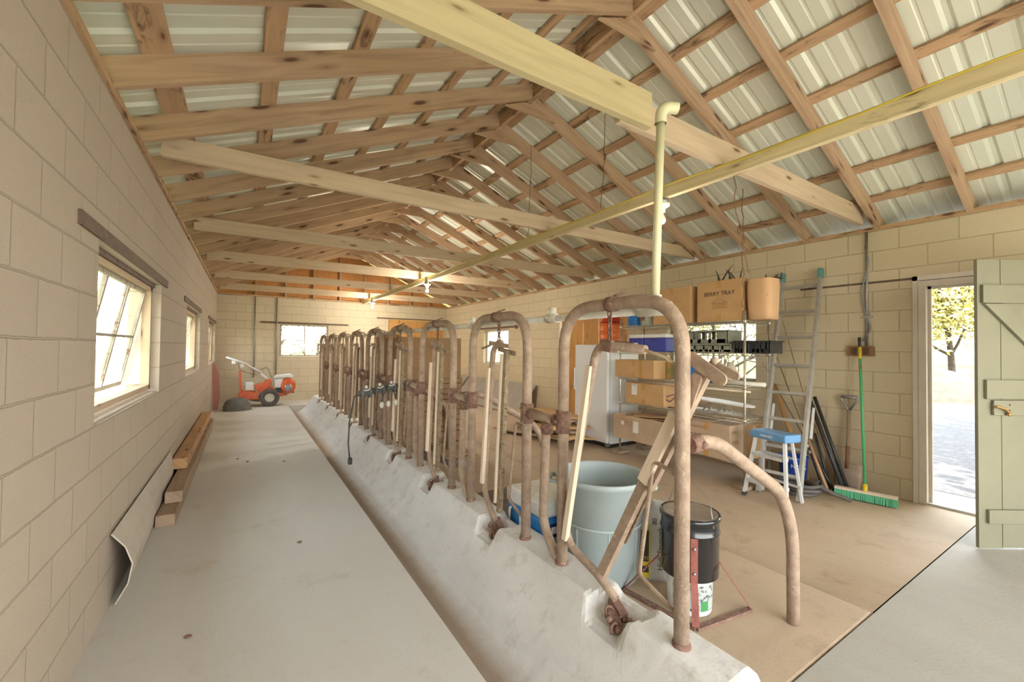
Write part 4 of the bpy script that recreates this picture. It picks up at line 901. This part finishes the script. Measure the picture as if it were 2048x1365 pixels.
for f in (.26, .72):
    a = fl.lerp(ctl, f); b = fr.lerp(ctr, f); MB().bar(a - (a - b).normalized() * .012 + fwd * .015, b + (a - b).normalized() * .012 + fwd * .015, .085, .03).build('step', M['alu_w'], st, world=True)
    a = a + fwd * (.10 + .15 * (1 - f)); b = b + fwd * (.10 + .15 * (1 - f)); MB().bar(a, b, .02, .02).build('rear_brace', M['alu_w'], st, world=True)
MB().bar(fl.lerp(ctl, .22), fl.lerp(fr, .38) + Vector((0, 0, .15)), .012, .018).build('knee_brace', M['alu_w'], st, world=True)
for p in (fl, fr): MB().bar(p - Vector((0, 0, .011)), p + Vector((0, 0, .02)), .03, .058, nx).build('foot', M['black'], st, world=True)
a = (ctl + ctr) / 2 + fwd * .065 + Vector((0, 0, .035)); d = (ctr - ctl).normalized()
M['stool_blue'] = simple('stool_blue', (.10, .26, .50), .4, c2=(.14, .31, .54), scale=7)
MB().bar(a - d * .185, a + d * .185, .21, .075).build('top_cap', M['stool_blue'], st, world=True, bevel=.016)
text('WERNER', .032, M['white_p'], st, a - fwd * .1065 - d * .075 + Vector((0, 0, -.012)), d, ZU)
# shovel
t = thing('garden_shovel', 'long D-handled shovel with a muddy blade leaning on the right wall', 'shovel', (5.12, 1.76, 0))
M['mud_steel'] = simple('muddy_steel', (.42, .33, .27), .8, .1, c2=(.33, .25, .2), scale=15)
MB().tube([(5.13, 1.765, .26), (5.2, 1.775, .80)], .0165, 10).build('shaft', M['old_wood'], t, world=True)
MB().tube([(5.1275, 1.765, .22), (5.153, 1.769, .44)], .0195, 10).build('ferrule', simple('brown_ferrule', (.25, .12, .08), .7), t, world=True)
mb = MB(); mb.tube(fillet([(5.198, 1.775, .73), (5.202, 1.78, .80), (5.21, 1.845, .905), (5.21, 1.835, .935), (5.21, 1.715, .935), (5.21, 1.705, .905), (5.202, 1.77, .80)], .015, 3), .012, 8); mb.tube([(5.21, 1.84, .93), (5.21, 1.71, .93)], .018, 10); mb.build('grip', M['galv'], t, world=True)
mb = MB(); rows = []
for i in range(9):
    f = i / 8; w = .115 * (1 - max(0, f - .7) ** 1.5 * 1.2); rows.append([Vector((5.125 - .05 * f + .028 * (1 - (j / 4 - 1) ** 2) * -1 + .03, 1.765 + w * (j / 4 - 1), .27 - .262 * f)) for j in range(9)])
mb.grid(rows, True); ob = mb.build('blade', M['mud_steel'], t, world=True); so = ob.modifiers.new('s', 'SOLIDIFY'); so.thickness = .004
# push broom
t = thing('push_broom', 'green push broom standing on its bristles below the wall socket', 'broom', (4.90, 1.545, 0))
MB().tube([(4.92, 1.555, .085), (5.195, 1.685, 1.52)], .0125, 10).build('handle', simple('green_handle', (.07, .40, .17), .4, spots=((.24, .12, .08), 2.0, .52)), t, world=True)
MB().tube([(5.155, 1.667, 1.32), (5.178, 1.677, 1.44)], .0145, 10).build('yellow_grip', simple('yellow_grip', (.62, .48, .03), .5), t, world=True)
MB().tube([(5.18, 1.678, 1.44), (5.198, 1.686, 1.535)], .014, 10).build('black_end', M['black'], t, world=True)
MB().tube([(4.905, 1.55, .075), (4.932, 1.561, .15)], .0195, 10).build('socket', simple('yellow_grip2', (.66, .50, .02), .5), t, world=True)
hA, hB = Vector((4.86, 1.775, .082)), Vector((4.95, 1.33, .082))
MB().bar(hA, hB, .06, .022).build('head_block', M['strip'], t, world=True, bevel=.004)
mb = MB(); rnd = random.Random(2); hd = (hB - hA); hn = Vector((hd.y, -hd.x, 0)).normalized()
for i in range(46):
    for j in range(5):
        p = hA + hd * ((i + .5) / 46) + hn * (j - 2) * .012; e = p + hn * (j - 2) * .009 + Vector((rnd.gauss(0, .003), rnd.gauss(0, .003), -.076)); p.z = .0705; mb.bar(p, e, .008, .006, hn)
tag(mb.build('bristles', simple('green_bristles', (.10, .44, .24), .6), t, world=True), kind='stuff')
# fishing rods, tubes, hose, tub behind the ladder
def rod(lab, p, q, mat, butt, r=.006, reel=False):
    t = thing('fishing_rod', lab, 'fishing rod', p, 0, 'fishing rods behind the ladder'); p = Vector(p); q = Vector(q)
    MB().tube([p.lerp(q, .30), q], [r, r * .35], 7).build('blank', mat, t, world=True)
    MB().tube([p, p.lerp(q, .30)], .014, 8).build('butt', butt, t, world=True)
    if reel:
        c = p.lerp(q, .27) + Vector((-.05, .01, 0)); mb = MB(); mb.ball(c, .028, 10, 8, (1, .8, 1)); mb.tube([c + Vector((0, 0, -.02)), c + Vector((-.03, .05, -.02)), c + Vector((-.03, .06, -.05))], .005, 6); mb.bar(c, p.lerp(q, .27), .012, .012); mb.build('reel', M['galv'], t, world=True)
cork = simple('cork', (.46, .27, .15), .8)
rod('fishing rod with cork grip leaning left behind the ladder', (4.80, 1.80, .01), (5.2, 2.55, 1.55), M['black'], cork, reel=True)
rod('yellow fishing rod leaning behind the ladder', (4.88, 1.87, .01), (5.22, 2.50, 1.44), simple('yellow_rod', (.55, .36, .08), .4), M['black'], reel=True)
rod('thin dark fishing rod crossing low behind the ladder', (4.93, 1.80, .01), (5.2, 2.62, 1.25), M['black'], M['black'], .005, True)
rod('brown fishing rod nearest the wall behind the ladder', (5.0, 1.86, .01), (5.24, 2.42, 1.75), simple('brown_rod', (.22, .12, .06), .5), M['black'])
for i, (p, q, m, r) in enumerate((((4.94, 1.72, .018), (5.14, 2.10, .86), M['black'], .02), ((5.03, 1.72, .016), (5.2, 2.08, .90), M['black'], .018), ((5.1, 1.80, .01), (5.22, 2.16, .80), M['old_wood'], .014), ((5.07, 2.1, .02), (5.22, 2.5, 1.0), M['card'], .03))):
    tag(MB().tube([p, q], r, 8).build('long_tube', m), ['black tube leaning behind the ladder, lower of the two', 'black tube leaning close to the wall beside the shovel', 'thin grey stick leaning between the tubes and the shovel', 'brown wooden stave leaning behind the ladder near the shelves'][i], 'tube' if i < 2 else 'stick')
M['hose'] = simple('dark_hose', (.075, .07, .065), .6, c2=(.11, .10, .09), scale=20)
pts = []
for i in range(90):
    a = i / 90 * 2 * PI * 2.6 + 2; r = .20 + .02 * math.sin(i * .31); pts.append((4.62 + r * .8 * math.cos(a), 1.98 + r * .85 * math.sin(a), .022 + .036 * (i / 90 * 2.6) + .004 * math.sin(i)))
pts += [(4.60, 1.84, .12), (4.62, 1.78, .10), (4.66, 1.70, .06), (4.72, 1.60, .024)]
tag(MB().tube(pts, .019, 8).build('hose_coil', M['hose']), 'coil of dark vacuum hose on the floor behind the step stool', 'hose')
t = bucket('blue_tub', 'blue tub with white print standing behind the step stool', 4.66, 2.25, .0, .115, .13, .30, simple('royal_blue', (.02, .07, .36), .4), 'tub')
text('NO. 6', .05, M['white_p'], t, (4.528, 2.215, .20), (.25, -.97, 0), ZU)
t.location.x = 4.86; t.location.y = 2.14

# ================================================================ things in the stalls
t = thing('trash_can', 'large open grey plastic bin in the nearest stall', 'bin', (1.90, 1.93, 0))
M['bin'] = simple('grey_bin', (.33, .40, .41), .5, c2=(.38, .44, .44), scale=4, spots=((.25, .24, .2), 9, .66))
mb = MB(); mb.lathe([(0, .002), (.215, .002), (.225, .012), (.262, .57), (.278, .575), (.285, .60), (.283, .612), (.272, .612), (.264, .60), (.255, .56), (.215, .02), (0, .015)], 48); mb.build('shell', M['bin'], t)
for a in (-.785, -.785 + PI):
    mb = MB(); c, s_ = math.cos(a), math.sin(a); tt = Vector((-s_, c, 0)); o = Vector((c, s_, 0))
    mb.tube(fillet([o * .268 + tt * .075 + Vector((0, 0, .555)), o * .32 + tt * .07 + Vector((0, 0, .56)), o * .32 - tt * .07 + Vector((0, 0, .56)), o * .268 - tt * .075 + Vector((0, 0, .555))], .02), .013, 8); mb.build('grip', M['bin'], t)
for a0 in [2 * PI * k / 8 + .2 for k in range(8)]:
    mb = MB(); r1, r2 = .2315, .2475; mb.bar((r1 * math.cos(a0), r1 * math.sin(a0), .05), (r2 * 1.0 * math.cos(a0), r2 * 1.0 * math.sin(a0), .33), .008, .004, (math.cos(a0), math.sin(a0), 0)); mb.build('rib', M['bin'], t)
mb = MB(); mb.lathe([(.2485, .335), (.2515, .338), (.2518, .346), (.2498, .35)], 48); mb.build('band', M['bin'], t)
# cooler
t = thing('picnic_cooler', 'blue picnic cooler with a white cup-holder lid by the grey bin', 'cooler', (1.80, 2.40, 0))
M['cool_blue'] = simple('cooler_blue', (.03, .22, .55), .35)
MB().box(1.64, 1.97, 2.19, 2.62, .0, .275).build('body', M['cool_blue'], t, world=True, bevel=.02)
MB().box(1.632, 1.978, 2.182, 2.628, .2755, .385).build('lid', M['white_p'], t, world=True, bevel=.022)
for x, y in ((1.72, 2.50), (1.89, 2.50), (1.72, 2.32), (1.89, 2.32)): MB().lathe([(0, .3855), (.036, .3855), (.040, .388), (.043, .3855)], 20, (x - 1.80 + 1.80, y, 0)).build('cup_recess', simple('recess_white', (.85, .86, .86), .3) if 'recess_white' not in bpy.data.materials else bpy.data.materials['recess_white'], t, world=True)
mb = MB(); mb.tube(fillet([(1.637, 2.56, .245), (1.615 + .008, 2.56, .24), (1.615 + .008, 2.56, .08), (1.623, 2.42, .08), (1.623, 2.42, .24), (1.637, 2.42, .245)], .015), .009, 8); mb.build('handle', M['white_p'], t, world=True)
MB().box(1.70, 1.93, 2.1865, 2.1895, .05, .235).build('printed_label', simple('navy_label', (.01, .02, .10), .5), t, world=True)
MB().box(1.71, 1.92, 2.1845, 2.186, .17, .215).build('label_band', M['white_p'], t, world=True)
text('KEEPS ICE', .03, M['white_p'], t, (1.72, 2.1855, .125), (1, 0, 0), ZU); text('48 QT', .03, M['white_p'], t, (1.72, 2.1855, .08), (1, 0, 0), ZU)
# concrete mix bag
t = thing('cement_bag', 'half full cement bag printed High Strength beside the black drum', 'bag', (2.16, 1.73, 0))
mb = MB(); rows = []
for i in range(15):
    f = i / 14; w = .135 * (1 - .12 * f) * (1 - .75 * sstep(.8, 1, f)); d = .085 * (1 - .55 * sstep(.45, 1, f)) ; row = []
    for k in range(28):
        a = 2 * PI * k / 28; x = w * math.copysign(abs(math.cos(a)) ** .6, math.cos(a)); y = d * math.copysign(abs(math.sin(a)) ** .7, math.sin(a))
        q = mnoise.noise(Vector((x * 12, y * 12, f * 6))) * .012; row.append(Vector((x * (1 + q * 3) + .02 * f, y + q, .02 * 0 + f * .45 + q * .5 * (f > 0))))
    rows.append(row)
mb.grid(rows, True, closed=True); mb.face(list(reversed(rows[0]))); mb.face(rows[-1])
rot = Matrix.Rotation(-.75, 4, 'Z'); mb.v = [rot @ v for v in mb.v]
mb.build('sack', simple('paper_sack', (.62, .62, .60), .7, c2=(.52, .52, .5), scale=7, bump=.4, bscale=14), t)
fx = rot @ Vector((1, 0, 0)); fn = rot @ Vector((0, -1, 0)); base = Vector((2.16, 1.73, 0))
def onbag(nm, u0, u1, z0, z1, mat, off): 
    mb = MB(); a = base + fn * off; mb.hexa([a + fx * u + Vector((0, 0, z)) + fn * e for z in (z0, z1) for e in (0, .002) for u in (u0, u1)]); return mb.build(nm, mat, t, world=True)
onbag('dark_panel', -.135, -.045, .05, .30, simple('bag_charcoal', (.04, .04, .035), .7), .090); onbag('yellow_stripe', -.135, -.045, .09, .115, simple('bag_yellow', (.62, .50, .04), .6), .093)
onbag('yellow_foot', -.13, -.04, .02, .05, bpy.data.materials['bag_yellow'], .090); onbag('yellow_edge', -.045, -.037, .03, .34, bpy.data.materials['bag_yellow'], .090)
text('CRETO', .03, bpy.data.materials['bag_yellow'], t, base + fx * -.13 + fn * .094 + Vector((0, 0, .125)), fx, ZU)
text('High Strength', .046, M['ink'], t, base + fx * .035 + fn * .093 + Vector((0, 0, .07)), ZU, -fx); text('80', .04, M['ink'], t, base + fx * .0 + fn * .088 + Vector((0, 0, .335)), ZU, -fx)
# drum on stand over a printed pail
DC = (2.06, 1.42)
t = thing('steel_drum', 'glossy black steel pail with a dusty lid held in the red stand', 'drum', (DC[0], DC[1], .19))
M['gloss_black'] = simple('gloss_black', (.012, .014, .018), .22, .1, coat=.4)
mb = MB(); mb.lathe([(0, 0), (.138, 0), (.146, .008), (.147, .225), (.152, .231), (.152, .238), (.147, .244), (.147, .29), (.154, .298), (.156, .308), (.153, .32), (.146, .322), (.143, .314), (0, .312)], 48); mb.build('shell', M['gloss_black'], t)
mb = MB(); mb.lathe([(0, .3185), (.128, .3185), (.138, .3215), (.1425, .3185)], 48); mb.build('lid', simple('dusty_lid', (.32, .25, .19), .7, c2=(.20, .155, .12), scale=12, spots=((.45, .16, .05), 9, .66)), t)
mb = MB(); a0 = -.75
mb.grid([[Vector((.1485 * math.cos(a0 + .06 * i), .1485 * math.sin(a0 + .06 * i), z)) for i in range(5)] for z in (.15, .205)], True); mb.build('small_label', M['label'], t)
mb = MB(); mb.tube([(.0, .150, .29), (.03, .12, .41), (.05, .02, .46), (.03, -.1, .40), (-.02, -.152, .28)], .002, 5); mb.build('bail', M['galv'], t)
t = thing('printed_pail', 'white pail with green print under the black drum', 'pail', (DC[0], DC[1], 0))
mb = MB(); mb.lathe([(0, .002), (.108, .002), (.111, .01), (.116, .175), (.112, .178), (0, .178)], 40); mb.build('shell', M['white_p'], t)
def wrap(nm, a0, a1, z0, z1, r, mat):
    mb = MB(); mb.grid([[Vector(((r + (z - .01) * .03) * math.cos(a0 + (a1 - a0) * i / 12), (r + (z - .01) * .03) * math.sin(a0 + (a1 - a0) * i / 12), z)) for i in range(13)] for z in (z0, z1)], True); mb.build(nm, mat, t)
wrap('printed_wrap', PI * .95, PI * 1.95, .03, .165, .1128, simple('wrap_grey', (.40, .44, .43), .5, spots=((.04, .06, .05), 34, .54)))
wrap('green_print', PI * 1.36, PI * 1.48, .035, .085, .1140, simple('print_green', (.05, .26, .08), .5)); wrap('blue_print', PI * 1.06, PI * 1.12, .04, .16, .1140, simple('print_slate', (.10, .13, .2), .5)); wrap('red_print', PI * .98, PI * 1.05, .12, .16, .1140, M['red'])
t = thing('pail_stand', 'dark red flat steel stand carrying the black drum', 'stand', (2.0, 1.4, 0))
P_ = {'A': Vector((1.86, 1.70, .008)), 'B': Vector((1.905, 1.275, .008)), 'C': Vector((2.30, 1.22, .008)), 'D': Vector((2.27, 1.66, .008))}
for a, b in (('A', 'B'), ('B', 'C')): MB().bar(P_[a], P_[b], .03, .014).build('base_bar', M['old_wood'] if 0 else M['rust_d'], t, world=True)
ang = math.atan2(P_['B'].y - DC[1], P_['B'].x - DC[0]); o = Vector((math.cos(ang), math.sin(ang), 0)); c = Vector((DC[0], DC[1], 0))
mb = MB(); mb.bar(P_['B'] + Vector((0, 0, .008)), c + o * .158 + Vector((0, 0, .20)), .034, .006, o); mb.bar(c + o * .158 + Vector((0, 0, .195)), c + o * .158 + Vector((0, 0, .425)), .034, .006, o); mb.build('upright', M['rust_red'], t, world=True)
mb = MB()
for z in (.25, .375): mb.ball(c + o * .163 + Vector((0, 0, z)), .0085, 8, 6)
mb.build('bolt', M['galv'], t, world=True)
for k, zz in (('A', .19), ('C', .19)):
    d = (P_[k] - c); d.z = 0; d.normalize(); MB().bar(P_[k] + Vector((0, 0, .006)), c + d * .157 + Vector((0, 0, .24)), .018, .005, d).build('brace', M['rust_red'], t, world=True)
# floor things
mb = MB(); mb.box(1.64, 2.24, 2.72, 3.55, .001, .010)
for i in range(20): y = 2.74 + i * .041; mb.box(1.65, 2.23, y, y + .016, .010, .014)
tag(mb.build('rubber_mat', simple('rubber_mat', (.20, .165, .135), .85, c2=(.15, .12, .1), scale=9)), 'ribbed dark rubber mat on the floor behind the second frame', 'mat')
t = thing('hose_with_valve', 'black rubber hose with a red lever valve behind the third frame', 'hose', (1.72, 3.85, 0))
MB().tube(fillet([(1.72, 4.45, .30), (1.74, 4.25, .30), (1.72, 4.08, .235), (1.72, 3.9, .235), (1.75, 3.72, .275)], .08), .028, 12).build('hose', M['hose'], t, world=True)
MB().tube([(1.75, 3.73, .272), (1.765, 3.60, .29)], .037, 12).build('cuff', simple('grey_cuff', (.20, .20, .20), .5), t, world=True)
mb = MB(); mb.ball((1.735, 3.70, .265), .03, 10, 8); mb.build('valve', M['galv'], t, world=True); MB().bar((1.72, 3.70, .24), (1.70, 3.69, .12), .02, .008, (1, 0, 0)).build('red_lever', M['red'], t, world=True)
MB().tube([(1.72, 4.45, .30), (1.72, 4.5, .15), (1.72, 4.52, .012)], .02, 10).build('tail', M['hose'], t, world=True)
# milking clusters bar across the frames
t = thing('milking_cluster_bar', 'dark bar of milking clusters resting across the frames over the trough', 'milking equipment', (1.3, 4.7, .85))
p0, p1 = Vector((.98, 4.50, .895)), Vector((1.70, 4.83, .965)); MB().tube([p0, p1], .026, 12).build('bar', M['hose'], t, world=True)
dd = (p1 - p0)
for i, f in enumerate((.14, .36, .56, .88)):
    c = p0 + dd * f; mb = MB(); dn = dd.normalized()
    for s_ in (-1, 1): mb.tube([c + dn * .05 * s_ + Vector((0, -.01, .03)), c + dn * .05 * s_ + Vector((0, -.04, .01)), c + dn * .05 * s_ + Vector((0, -.03, -.045)), c + dn * .04 * s_ + Vector((0, .0, -.05))], .017, 8)
    mb.tube([c - dn * .07, c + dn * .07], .036, 12); mb.build('claw', simple('claw_grey', (.12, .13, .13), .5) if 'claw_grey' not in bpy.data.materials else bpy.data.materials['claw_grey'], t, world=True)
    mb = MB(); mb.tube([c + dn * math.cos(a) * .04 + Vector((0, -.03, .035 + .012 * math.sin(a))) for a in [PI * 1.1 * k / 8 + PI for k in range(9)]], .008, 6); mb.ball(c + Vector((0, -.01, .055)), .018, 8, 6); mb.build('white_clip', M['white_p'], t, world=True)
for i, f in enumerate((.42, .50, .60, .66, .90, .95)):
    c = p0 + dd * f + Vector((0, -.02, -.04)); h = -.10 if f < .8 else -.03; e = c + Vector((.02 * (i % 3 - 1), -.02, h)); MB().tube([c, e], .007, 6).build('milk_tube', M['hose'], t, world=True); mb = MB(); mb.ball(e + Vector((0, 0, -.03)), .024, 10, 8, (1, 1, 1.5)); mb.build('teat_cup', M['white_p'], t, world=True)
MB().tube([p0 + Vector((0, 0, 0)), (.955, 4.52, .86), (.93, 4.60, .60), (.935, 4.66, .36), (.96, 4.70, .20)], .008, 8).build('power_cord', M['hose'], t, world=True)
mb = MB(); mb.box(.945, .985, 4.68, 4.725, .13, .20); mb.build('plug', M['black'], t, world=True, bevel=.008)
# big carton stack behind the frames
t = thing('appliance_carton', 'very large upright cardboard carton standing in the fourth stall', 'box', (2.15, 6.0, 0))
mb = MB()
for i in range(13):
    z = i * .074; o_ = .012 * (i % 2) + .01 * math.sin(i * 2.1); mb.box(1.68 + o_, 2.62 - o_, 5.43 + o_, 6.6 - o_, z, z + .070)
mb.build('slatted_body', simple('brown_card', (.30, .185, .10), .85, c2=(.24, .14, .075), scale=8), t, world=True, bevel=.006)
mb = MB(); w = .012; mb.box(1.70, 2.60, 5.45, 5.45 + w, .962, 1.52); mb.box(1.70, 1.70 + w, 5.462, 6.58, .962, 1.55); mb.box(2.60 - w, 2.60, 5.462, 6.58, .962, 1.50); mb.box(1.712, 2.588, 6.568, 6.58, .962, 1.54); mb.build('upper_box', simple('brown_card_upper', (.33, .20, .10), .8, c2=(.28, .165, .08), scale=5), t, world=True)
MB().bar((1.69, 5.5, 1.53), (1.69, 6.5, 1.56), .012, .05).build('flap', M['card'], t, world=True)
tag(MB().bar((1.70, 4.86, .012), (2.5, 5.05, .02), .32, .012).build('flat_cardboard', M['card_d']), 'flat cardboard piece on the floor in front of the huge carton', 'cardboard')
# flattened cardboard in the alley
rnd = random.Random(5)
for i in range(6):
    cx, cy = 4.12 + rnd.uniform(-.12, .1), 5.45 + rnd.uniform(-.25, .25); a = rnd.uniform(-.5, .5); mb = MB(Matrix.Translation((cx, cy, 0)) @ Matrix.Rotation(a, 4, 'Z')); L, Wd = rnd.uniform(.5, .75), rnd.uniform(.28, .42); z0 = .012 + i * .066; rows = []
    for u in range(13): rows.append([Vector((Wd * (v / 4 - 1), L * (u / 6 - 1), z0 + .034 * math.sin(u * .7 + i) * math.sin(v * .6 + i) + .034)) for v in range(9)])
    mb.grid(rows, True); ob = mb.build('flattened_carton', M['card'] if i % 2 else M['card_d']); so = ob.modifiers.new('s', 'SOLIDIFY'); so.thickness = .03; so.offset = 0
    tag(ob, ['lowest', 'second lowest', 'third', 'fourth', 'second from top', 'topmost'][i] + ' crumpled flattened carton in the pile beside the freezer', 'flattened box', 'flattened cartons beside the freezer')
# grey sheets leaning on the right wall
M['grey_sheet'] = simple('dull_sheet', (.36, .33, .29), .6, c2=(.30, .27, .24), scale=3)
for i, (y0, y1, dx) in enumerate(((7.25, 10.4, 0), (10.46, 11.6, .05))):
    mb = MB(); A_ = [Vector((4.80 - dx, y0 + (.12 if not i else 0), .005)), Vector((4.80 - dx, y1, .005)), Vector((5.25 - dx * .2, y0, .60)), Vector((5.25 - dx * .2, y1, .60))]; d = Vector((-.02, 0, .016)); mb.hexa([A_[0], A_[0] + d, A_[1], A_[1] + d, A_[2], A_[2] + d, A_[3], A_[3] + d]); tag(mb.build('leaning_sheet', M['grey_sheet']), ['long grey sheet leaning on the right wall below the small window, nearer one', 'long grey sheet leaning on the right wall toward the far corner'][i], 'sheet')
# ================================================================ left wall side
for i, (x0, x1, z0, z1, ya, yb, m, lab) in enumerate((
    (-.545, -.425, 0, .09, 4.10, 8.35, 'old_wood', 'lowest dark square timber lying along the left wall'), (-.525, -.41, .093, .185, 4.37, 8.4, 'old_wood', 'middle weathered timber resting on the lowest one'), (-.565, -.45, .188, .29, 5.12, 8.5, 'new_wood', 'topmost orange timber of the pile along the left wall'))):
    tag(MB().box(x0, x1, ya, yb, z0, z1).build('timber_beam', M[m], bevel=.006), lab, 'timber', None)
mb = MB(); rows = []
for i in range(13):
    y = 2.98 + 2.05 * i / 12; b = .055 * (1 - i / 14) if y < 4.0 else .012; hz = .50 - .0 * i; rows.append([Vector((-.570, y, .385)), Vector((-.566 + b, y - .01, .31)), Vector((-.562 + b * 1.5, y - .02, .22)), Vector((-.565 + b * 1.2, y, .11)), Vector((-.568 + b * .3, y + .02, .006))])
mb.grid(rows, False); ob = mb.build('wall_board', simple('pale_panel', (.55, .50, .43), .6, c2=(.49, .44, .37), scale=4)); so = ob.modifiers.new('s', 'SOLIDIFY'); so.thickness = .006; so.offset = 0
tag(ob, 'thin warped pale panel leaning on the left wall below the nearest window', 'panel')
# tiller at the far end
def TX(px): return .483 + (px - 537) * .01025
def TZ(py): return (803 - py) * .0122
t = thing('rotary_tiller', 'orange walk-behind tiller with a white handlebar by the end wall', 'tiller', (.48, 11.3, 0)); TY = 11.3
M['tiller'] = simple('tiller_orange', (.72, .13, .035), .4, c2=(.60, .11, .035), scale=9)
for s_ in (-1, 1):
    c = (TX(538), TY + s_ * .22, .20); mb = MB(); mb.lathe([(.10, -.05), (.18, -.055), (.198, -.035), (.2, 0), (.198, .035), (.18, .055), (.10, .05), (.10, -.05)], 28); R9 = Matrix.Translation(c) @ Matrix.Rotation(PI / 2, 4, 'X'); mb.v = [R9 @ v for v in mb.v]; w_ = mb.build('tire', M['hose'], t, world=True)
    mb = MB(); mb.lathe([(0, -.03), (.04, -.03), (.05, -.012), (.085, -.012), (.105, -.04), (.105, .04), (.085, .012), (0, .012)], 24); mb.v = [R9 @ v for v in mb.v]; mb.build('rim', simple('cream_rim', (.66, .62, .5), .5) if 'cream_rim' not in bpy.data.materials else bpy.data.materials['cream_rim'], w_, world=True)
def side(poly, y0, y1, nm, mat, bev=.01):
    mb = MB(); mb.prism([(TX(a), TZ(b)) for a, b in poly], lambda a, b: (a, y0, b), (0, y1 - y0, 0)); return mb.build(nm, mat, t, world=True, bevel=bev)
side([(480, 779), (487, 774), (513, 776), (518, 789), (500, 789), (478, 783)], TY - .25, TY + .25, 'tine_hood', M['tiller'])
side([(503, 792), (500, 789), (518, 789), (519, 794)], TY - .2, TY + .2, 'tines', M['rust_d'])
side([(509, 766), (514, 762), (528, 760), (530, 753), (541, 754), (543, 763), (536, 770), (520, 775), (511, 773)], TY - .12, TY + .12, 'gearbox', M['tiller'])
side([(515, 776), (545, 768), (548, 776), (562, 780), (575, 784), (556, 787), (552, 782), (530, 782), (522, 786)], TY - .13, TY + .13, 'frame', M['tiller'])
side([(492, 758), (507, 758), (507, 772), (492, 772)], TY - .16, TY + .02, 'battery_box', M['white_p'], .006)
side([(547, 752), (563, 752), (563, 769), (548, 769)], TY - .16, TY + .1, 'engine_block', M['white_p'], .006)
side([(550, 769), (585, 769), (588, 781), (552, 778)], TY - .1, TY + .1, 'engine_base', M['black'], .004)
mb = MB(); mb.lathe([(0, 0), (.13, 0), (.15, .02), (.16, .05), (.16, .2), (0, .2)], 28); R9 = Matrix.Translation((TX(575), TY - .20, TZ(766.5))) @ Matrix.Rotation(-PI / 2, 4, 'X') @ Matrix.Scale(1.15, 4, (0, 1, 0)); mb.v = [R9 @ v for v in mb.v]; mb.build('engine_shroud', M['tiller'], t, world=True)
mb = MB(); mb.lathe([(0, -.012), (.05, -.012), (.06, -.004), (.085, -.003), (.085, 0)], 24); R9 = Matrix.Translation((TX(575), TY - .203, TZ(770))) @ Matrix.Rotation(-PI / 2, 4, 'X'); mb.v = [R9 @ v for v in mb.v]; mb.build('recoil_starter', M['galv'], t, world=True)
side([(545, 751), (551, 746), (580, 744), (587, 748), (584, 751)], TY - .16, TY + .14, 'fuel_tank', M['white_p'], .012)
MB().bar((TX(534), TY, TZ(752)), (TX(505), TY, TZ(731)), .05, .05).build('handle_column', M['alu_w'], t, world=True)
for s_ in (-1, 1): MB().tube([(TX(520), TY + s_ * .02, TZ(742)), (TX(490), TY + s_ * .2, TZ(723)), (TX(456), TY + s_ * .26, TZ(711))], .017, 8).build('handlebar', M['alu_w'], t, world=True)
MB().bar((TX(484), TY - .1, TZ(776)), (TX(481), TY - .1, TZ(736)), .02, .05).build('depth_lever', M['tiller'], t, world=True)
mb = MB(); mb.tube(fillet([(TX(478), TY, TZ(722)), (TX(480), TY - .05, TZ(735)), (TX(500), TY - .05, TZ(742)), (TX(515), TY, TZ(745))], .08), .006, 6); mb.tube(fillet([(TX(520), TY, TZ(735)), (TX(533), TY - .03, TZ(730)), (TX(542), TY - .03, TZ(750))], .06), .006, 6); mb.build('control_cable', M['hose'], t, world=True)
for q in ((466, 473, .23, .17, 723, 717), (482, 488, .1, .04, 730, 724)): MB().box(TX(q[0]), TX(q[1]), TY - q[2], TY - q[3], TZ(q[4]), TZ(q[5])).build('control_box', M['white_p'], t, world=True)
mb = MB(); rows = []
for i in range(9):
    f = i / 8; r = .24 * math.cos(f * PI / 2) ** .75; rows.append([Vector((-.12 + r * 1.08 * math.cos(a), 10.75 + r * math.sin(a), .26 * math.sin(f * PI / 2) ** .8 + .004)) for a in [2 * PI * k / 24 for k in range(24)]])
mb.grid(rows, True, closed=True); tag(mb.build('overturned_tub', simple('dull_rubber_tub', (.10, .10, .09), .6, c2=(.17, .16, .14), scale=7)), 'dark rounded rubber tub turned over on the floor before the tiller', 'tub')
mb = MB(); mb.prism([(0, 0), (.10, 0), (.13, .3), (.10, .75), (.02, 1.02), (-.02, 1.03), (-.03, .9)], lambda a, b: (-.555 + a * .9 + .0, 10.95 + a * .3, b + .004), (.0, .02, 0)); tag(mb.build('rusty_plate', simple('dusty_red', (.42, .17, .13), .6, c2=(.34, .14, .11), scale=6)), 'tall dusty red plate standing in the far left corner', 'plate')
# debris on the alley floor
rnd = random.Random(12)
for i, (x, y) in enumerate(((.05, 5.9), (-.05, 6.1), (.42, 5.7), (.35, 3.3), (-.2, 2.5))):
    mb = MB(); mb.ball((0, 0, .006), .014, 6, 4, (1.3, 1, .4)); mb.v = [v + Vector((x, y, 0)) for v in mb.v]
    tag(mb.build('dirt_clod', M['rust_d']), ['small dirt crumb in the middle of the alley', 'small dirt crumb nearer the left wall', 'small dirt crumb near the trough edge', 'dirt crumb on the near part of the alley', 'dirt crumb low by the leaning panel'][i], 'debris')
